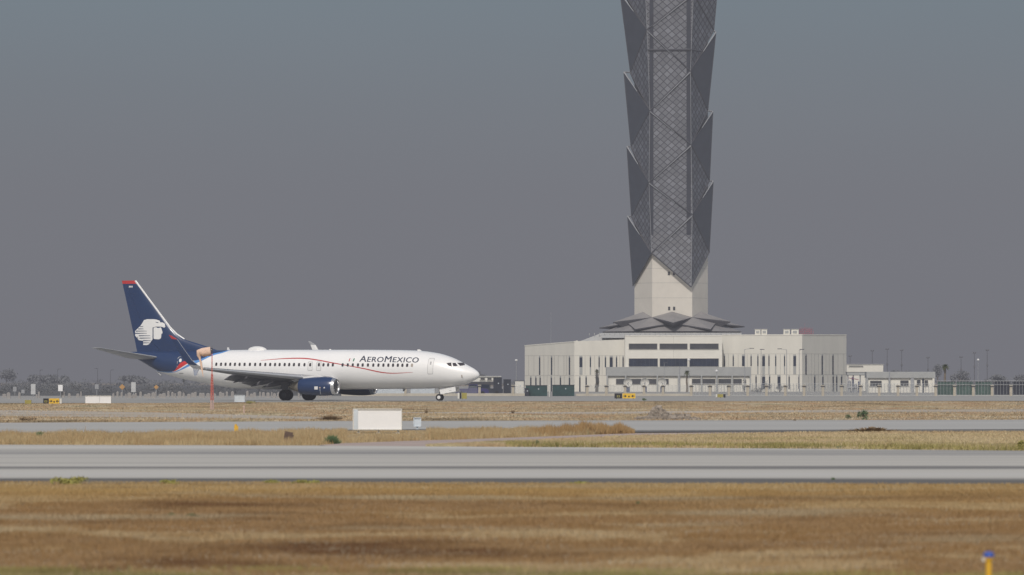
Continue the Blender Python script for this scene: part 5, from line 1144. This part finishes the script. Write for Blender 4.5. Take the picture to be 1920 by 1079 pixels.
# stacked structures between nose and building: two storey site office + dark containers
def office(px0, px1, pyt, pyb, Y, label, wins, key='offwhite', bandpy=None, name='site_office', under=None):
    t_ = empty(name, (wx((px0+px1)/2, Y), Y, 0), label=label, cat='building'); X0 = wx((px0+px1)/2, Y); w = (px1-px0)/F*Y; zt, zb = wz(pyt, Y), wz(pyb, Y)
    b = MB(); b.box((0, 2.5, (zt+zb)/2), (w, 5, zt-zb), key); b.box((0, 2.5, zt+.06), (w+.3, 5.3, .12), 'roofl'); b.build('wall', t_)
    for (a_, c_, d_, e_) in wins:
        g = MB(); g.box(((wx(a_, Y)+wx(c_, Y))/2-X0, -.03, (wz(d_, Y)+wz(e_, Y))/2), ((c_-a_)/F*Y, .08, (e_-d_)/F*Y), 'glassg'); o = g.build('window', t_)
        g = MB(); g.box(((wx(a_, Y)+wx(c_, Y))/2-X0, -.06, wz(e_, Y)-.06), ((c_-a_)/F*Y+.2, .16, .08), 'joint'); g.build('sill', o)
    if under:
        for px in under: g = MB(); x_ = wx(px, Y)-X0; g.tube((x_, .3, 0), (x_, .3, zb), .12, .12, 'greyband', 8); g.tube((x_, 4.6, 0), (x_, 4.6, zb), .12, .12, 'greyband', 8); g.build('column', t_)
        g = MB(); g.box((0, 2.5, zb-.25), (w+.4, 5.2, .4), 'shade'); g.build('floor_slab', t_)
    return t_
office(872, 938, 707, 716, 860, 'raised pale site office on columns behind the aircraft nose', ((901, 909, 709, 712.5), (914, 921.5, 709, 712.5), (925, 933, 709, 712.5)), under=(880, 900, 918, 934))
container(925, 941, 709, 742, 850, 'netdark', 'tall dark cladded unit under the end of the site office', 'shipping_container', 'container'); container(944, 958, 712.5, 739, 840, 'netdark', 'dark container nearest the pale gap before the building')
container(966, 982, 715, 740, 900, 'offwhite', 'pale cabin between the dark container and the building', 'site_cabin', 'cabin', True); container(700, 760, 722, 742, 880, 'boxg', 'pale blue grey cabin seen under the forward fuselage', 'site_cabin', 'cabin'); container(770, 815, 724, 742, 885, 'boxg', 'grey cabin seen under the nose left of the nose wheel', 'site_cabin', 'cabin')
# right hand low building and slab behind
office(1627, 1751, 709, 745, 1050, 'low white building with grey parapet right of the main building', ((1631.5, 1653, 714.5, 724.5), (1688, 1703.5, 713.8, 724), (1719, 1726, 713, 722), (1733.5, 1740, 713.5, 724)), 'wallw', name='low_building')
lowb = [o for o in bpy.data.objects if o.name.startswith('low_building')][0]
b = MB(); Y = 1050; b.box((0, 2.4, (wz(697.5, Y)+wz(709, Y))/2), ((1751-1622)/F*Y, 5.6, 11.5/F*Y), 'greyband'); b.build('parapet', lowb)
for px, k in ((1667.5, 'galv'), (1710.5, 'galv'), (1625.5, 'greyband'), (1750, 'wallw')): b = MB(); b.box((wx(px, Y)-wx(1689, Y), -.18, wz(709.2, Y)/2), (.35 if px != 1710.5 else .6, .3, wz(709.2, Y)), k); o = b.build('pier', lowb)
b = MB(); b.box((wx(1730.7, Y)-wx(1689, Y), -.08, wz(728, Y)), (.32, .1, 2.6), 'glass'); o = b.build('door', lowb); o.location.z = .3
office(1587.5, 1656, 684, 740, 1230, 'cream flat roofed block behind the right end of the main building', ((1592, 1618, 686.3, 687.4),), 'wallw', name='cream_block')
container(1588, 1627, 698.5, 703.5, 1100, 'greyband', 'grey covered walkway roof between main and low building', 'walkway_canopy', 'canopy', False, 4)
wk = [o for o in bpy.data.objects if o.name.startswith('walkway_canopy')][0]
for px in (1590, 1600, 1613, 1624): b = MB(); x_ = wx(px, 1100)-wx(1607.5, 1100); b.tube((x_, .3, 0), (x_, .3, wz(703.5, 1100)), .12, .12, 'galv', 8); b.build('column', wk)
# mechanical plant between the two buildings
pl = empty('pump_station', (wx(1600, 1060), 1060, 0), label='blue grey pipes and machinery beside the low white building', cat='machinery')
for i, (px, h_, r_) in enumerate(((1593, 2.0, .28), (1599, 2.7, .22), (1604, 1.4, .35), (1610, 1.9, .15))): b = MB(); x_ = wx(px, 1060)-wx(1600, 1060); b.tube((x_, 0, 0), (x_, 0, h_), r_, r_*.9, 'bluebox' if i % 2 else 'galv', 10); b.tube((x_, 0, h_), (x_, 0, h_+.2), r_*.5, r_*.3, 'redsteel' if i == 1 else 'galv', 8); b.build('tank', pl)
b = MB(); b.tube((-1.2, -.4, .9), (1.6, -.4, .9), .09, .09, 'galv'); b.tube((-.2, -.4, 0), (-.2, -.4, 2.3), .07, .07, 'galv'); b.tube((.9, -.4, 2.3), (-.9, -.4, 2.6), .06, .06, 'redsteel'); b.build('pipework', pl)

# plants, valves and small clutter along the front of the building
for px, lb in ((1396, 'slim dark shrub at the foot of the lamp post near the pavilion corner'), (1437, 'dark broad shrub under the wide slit window'), (1461, 'small dark shrub on the low kerb right of the broad one'), (1420, 'pair of low clipped shrubs right of the pavilion')):
    Y = 1060; b = MB(); h_ = 2.4 if px in (1396, 1437) else 1.1; leafball(b, (0, 0, h_*.5), (.35 if px == 1396 else .8, .6, h_*.55), 260, .12, 'fartree'); b.tube((0, 0, 0), (0, 0, h_*.6), .05, .02, 'trunk', 5)
    tag(b.build('shrub', loc=(wx(px, Y), Y, 0)), lb, 'shrub')

# ------------------------------------------------------------------ palms
def palm(px, pyt, pyb, Y, label, spread=11, crown=12, seed=1):
    R_ = random.Random(seed); s = F/Y; t_ = empty('palm_tree', (wx(px, Y), Y, 0), label=label, cat='palm tree'); zt = wz(pyt+crown*.45, Y)
    b = MB(); n = 9
    for k in range(n): z0, z1 = zt*k/n, zt*(k+1)/n; b.tube((.04*math.sin(k*.9), 0, z0), (.04*math.sin((k+1)*.9), 0, z1), .21-.008*k, .20-.009*k, 'trunk', 8)
    b.build('trunk', t_)
    b = MB(); r = spread/s
    for k in range(54):
        a_ = R_.uniform(0, 2*math.pi); el = R_.uniform(-.7, 1.25); ln = r*R_.uniform(.75, 1.1); dv = Vector((math.cos(a_)*math.cos(el), math.sin(a_)*math.cos(el), math.sin(el)))
        p0 = Vector((.04*math.sin(n*.9), 0, zt)); pts = []
        for j in range(6): u = j/5; pts.append(p0+dv*ln*u*(1-.12*u)+Vector((0, 0, -ln*.42*u*u)))
        for j in range(5):
            p, q = pts[j], pts[j+1]; sd = Vector((-dv.y, dv.x, 0)).normalized()
            for lf in range(3):
                c_ = p.lerp(q, lf/3); w_ = r*.24*(1-.55*(j/5)); 
                for sg in (-1, 1): tip = c_+sd*sg*w_+Vector((0, 0, -w_*.65))+dv*w_*.3; b.add([c_, c_+(q-p)*.28, tip], [(0, 1, 2)], 'palm')
    b.build('crown', t_); return t_
palm(1288, 692, 740, 1085, 'palm tree with a thin trunk in front of the pavilion centre', 8.5, 14, 1); palm(1119, 690, 740, 1090, 'shaggy narrow palm tree before the left half of the building', 5.5, 12, 2); palm(1772, 681, 740, 900, 'tall palm tree rising behind the green shade cloth at right', 10, 13, 3)
sk_ = [o for o in bpy.data.objects if o.name.startswith('palm_tree')][1]
b = MB(); leafball(b, (0, 0, 2.0), (.42, .4, 2.1), 900, .13, 'scrub'); b.build('dead_fronds', sk_)

# ------------------------------------------------------------------ lamps and masts
def mast(px, pyt, Y, label, group, arm=0, head='dbeam', r=.09, name='light_pole', cat='light pole', cross=False):
    pk_ = 'farpole' if Y >= 1500 else 'galv'
    t_ = empty(name, (wx(px, Y), Y, 0), label=label, cat=cat); 
    if group: t_['group'] = group
    z = wz(pyt, Y); b = MB(); b.tube((0, 0, 0), (0, 0, z), r, r*.6, pk_, 8); b.box((0, 0, .05), (r*4, r*4, .1), 'greyband'); b.build('pole', t_)
    if arm: b = MB(); x_ = arm/F*Y; b.tube((0, 0, z-.05), (x_, 0, z+.15), r*.5, r*.4, pk_, 6); b.build('arm', t_); b = MB(); b.box((x_, 0, z+.14), (.8, .3, .12), head); b.build('lamp_head', t_)
    elif cross:
        b = MB(); b.box((0, 0, z-.1), (.8, .12, .10), pk_)
        for k in (-.28, .28): b.box((k, -.15, z+.06), (.3, .22, .28), 'farpole')
        b.box((0, -.2, z*.62), (.5, .3, .4), 'farpole')
        b.build('floodlight', t_)
    elif head == 'box': b = MB(); b.lathe([(z-.1, .05), (z, .28), (z+.2, .30), (z+.32, .1)], 'white', 10, 'Z'); b.build('lamp_head', t_)
    return t_
for px, py, lb in ((1594, 668, 'hazy lamp mast just right of the main building'), (1635.5, 658, 'hazy lamp mast over the cream block'), (1663.5, 655, 'hazy lamp mast above the low building left part'), (1690.6, 657, 'hazy lamp mast above the low building middle'), (1740, 671, 'hazy lamp mast at the right end of the low building'), (1802, 670, 'hazy lamp mast right of the tall palm'), (1827, 662, 'slim hazy mast between the palm and the white lamp'), (1851, 657, 'tallest hazy mast at the right, beyond the white lamp')):
    mast(px, py, 1500, lb, 'hazy lamp masts on the right', cross=True, r=.12)
mast(1834, 676, 1200, 'lamp post with a bright white head at the right', None, head='box', r=.08); mast(968, 677, 1200, 'lamp post with a white head left of the building', None, head='box', r=.08)
for px, py, arm, lb in ((1396.5, 655, 13, 'tall street lamp with its arm to the right before the pavilion corner'), (1475, 656, -13, 'tall street lamp with its arm to the left before the right front wall'), (1498.5, 657, 5, 'tall street lamp with a short arm at the corner of the building'), (1427, 657, 2, 'tall street lamp with a tiny arm before the wide slit window')):
    mast(px, py, 1060, lb, None, arm=arm, r=.07)
mast(1274.5, 688, 1090, 'white flagpole in front of the building centre', None, head='', r=.14, name='flagpole', cat='flagpole'); mast(1291.5, 676, 1100, 'lamp post with white head behind the centre palm', None, head='box', r=.05); mast(1245.5, 682, 1090, 'thin grey lamp post by the rightmost dish', None, arm=2, r=.05); mast(1343.8, 697, 1090, 'thin lamp post with white head before the right pavilion', None, head='box', r=.05)
mast(1033, 586, 1300, 'thin tall faint mast left of the tower', None, head='', r=.05, name='radio_mast', cat='mast'); mast(1667.5, 697, 1040, 'thick grey post in front of the low white building', None, head='', r=.14, name='light_pole')
for px, py, arm in ((75, 695, 3), (108, 693, 4), (183, 692, -3), (207, 695, 4)): mast(px, py, 1700, {75: 'hazy lamp post above the tall grey board', 108: 'hazy lamp post over the small white board', 183: 'hazy lamp post above the long white sign, left of its pair', 207: 'hazy lamp post above the long white sign, right of its pair'}[px], None, arm=arm, r=.10)

# boards and warning signs far left
def board(px0, px1, pyt, pyb, pyg, label, key='signback', diamond=False):
    Y = gy(pyg); t_ = empty('road_sign', (wx((px0+px1)/2, Y), Y, 0), label=label, cat='sign'); w = (px1-px0)/F*Y; zt, zb = wz(pyt, Y), wz(pyb, Y); b = MB()
    if diamond: b.box((0, 0, (zt+zb)/2), (w*.72, .05, w*.72), key, tilt=Matrix.Rotation(math.pi/4, 3, 'Y'))
    else: b.box((0, 0, (zt+zb)/2), (w, .08, zt-zb), key)
    b.build('sign_face', t_); b = MB(); b.tube((0, .07, 0), (0, .07, zt-.1), .05, .05, 'galv', 6); b.build('post', t_)
board(58, 66.5, 720.5, 740, 747, 'tall grey board on a post at the far left', 'signback'); board(109, 117.5, 722, 733.8, 746, 'small white board on a post right of the tall grey one', 'box')
board(246, 254.5, 717, 735.5, 746, 'tall pale board on a post under the aircraft tail', 'signback'); board(223.5, 234.5, 720.5, 731.5, 745.5, 'orange diamond sign left of the tall pale board', 'orange', True); board(288.5, 297.5, 721.5, 731, 744.5, 'orange diamond sign right of the tall pale board', 'orange', True)
board(24.5, 31, 725.5, 734.5, 742, 'faint grey board, leftmost of the far boards', 'galv'); board(178, 185, 721, 730, 742, 'faint grey blue board above the long white sign', 'galv'); board(40, 46, 731, 738, 742, 'faint low grey board beside the tall grey board', 'galv')

# pale bollards and barriers beyond the far taxiway (each its own)
bl = None
rs = random.Random(5)
pxs = [8, 16, 36.5, 69, 73, 118, 130, 146, 152]+[212+7.4*k+rs.uniform(-2, 2) for k in range(56)]
for px in pxs:
    if 436 < px < 462 or 528 < px < 552 or 565 < px < 592: continue
    if bl is None:
        b = MB(); b.box((0, 0, .34), (.34, .3, .68), 'bollard'); b.add([(-.17, -.15, .68), (.17, -.15, .68), (.17, .15, .68), (-.17, .15, .68), (0, 0, .8)], [(0, 1, 4), (1, 2, 4), (2, 3, 4), (3, 0, 4)], 'bollard'); o = b.build('concrete_bollard'); bl = o
    else: o = bl.copy(); COL.objects.link(o)
    Y = rs.uniform(672, 735); o.location = (wx(px, Y), Y, .03); s_ = rs.uniform(.55, 1.0); o.scale = (rs.uniform(.45, 1.3), 1, s_)
    tag(o, 'pale squat concrete bollard in the long uneven row on the tarmac behind the airliner', 'bollard', 'bollards behind the airliner')

# ------------------------------------------------------------------ far trees and scrub
def tree(px, pyt, wpx, Y, label, n=900):
    s = F/Y; t_ = empty('hazy_tree', (wx(px, Y), Y, 0), label=label, cat='tree'); h = wz(pyt, Y); w = wpx/s/2
    b = MB(); b.tube((0, 0, 0), (0, 0, h*.5), .25, .14, 'trunk', 7); b.tube((0, 0, h*.35), (w*.4, 0, h*.65), .12, .05, 'trunk', 5); b.tube((0, 0, h*.35), (-w*.4, .2, h*.68), .12, .05, 'trunk', 5); b.build('trunk', t_)
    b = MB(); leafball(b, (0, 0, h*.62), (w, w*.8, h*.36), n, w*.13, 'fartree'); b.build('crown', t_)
for px, pyt, w, Y, lb in ((12, 688, 38, 2600, 'tall hazy tree at the far left edge'), (1683, 692, 26, 2300, 'hazy tree showing above the low building, left'), (1703, 694, 18, 2300, 'small hazy tree above the low building, right'), (1758, 684, 20, 1900, 'dark hazy tree touching the tall palm on its left'), (1801, 692, 36, 2000, 'broad round hazy tree right of the palm'), (1868, 704, 40, 2000, 'low wide hazy tree behind the dark cloth fence'), (1916, 700, 30, 2000, 'hazy tree at the right edge'), (905, 697, 30, 2100, 'hazy tree behind the site office'), (250, 706, 60, 2500, 'low hazy tree mass behind the tall pale board'), (90, 704, 70, 2500, 'low hazy tree behind the far boards')):
    tree(px, pyt, w, Y, lb)
def wood(name, label, specs):
    b = MB()
    for (px0, px1, pyt, Y, key, n) in specs:
        for k in range(n):
            px = random.uniform(px0, px1); h = wz(pyt+random.uniform(-2.5, 5), Y); x_ = wx(px, Y); r = h*random.uniform(.7, 1.3)
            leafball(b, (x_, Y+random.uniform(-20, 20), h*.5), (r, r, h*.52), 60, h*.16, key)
    o = b.build(name); tag(o, label, 'trees', kind='stuff')
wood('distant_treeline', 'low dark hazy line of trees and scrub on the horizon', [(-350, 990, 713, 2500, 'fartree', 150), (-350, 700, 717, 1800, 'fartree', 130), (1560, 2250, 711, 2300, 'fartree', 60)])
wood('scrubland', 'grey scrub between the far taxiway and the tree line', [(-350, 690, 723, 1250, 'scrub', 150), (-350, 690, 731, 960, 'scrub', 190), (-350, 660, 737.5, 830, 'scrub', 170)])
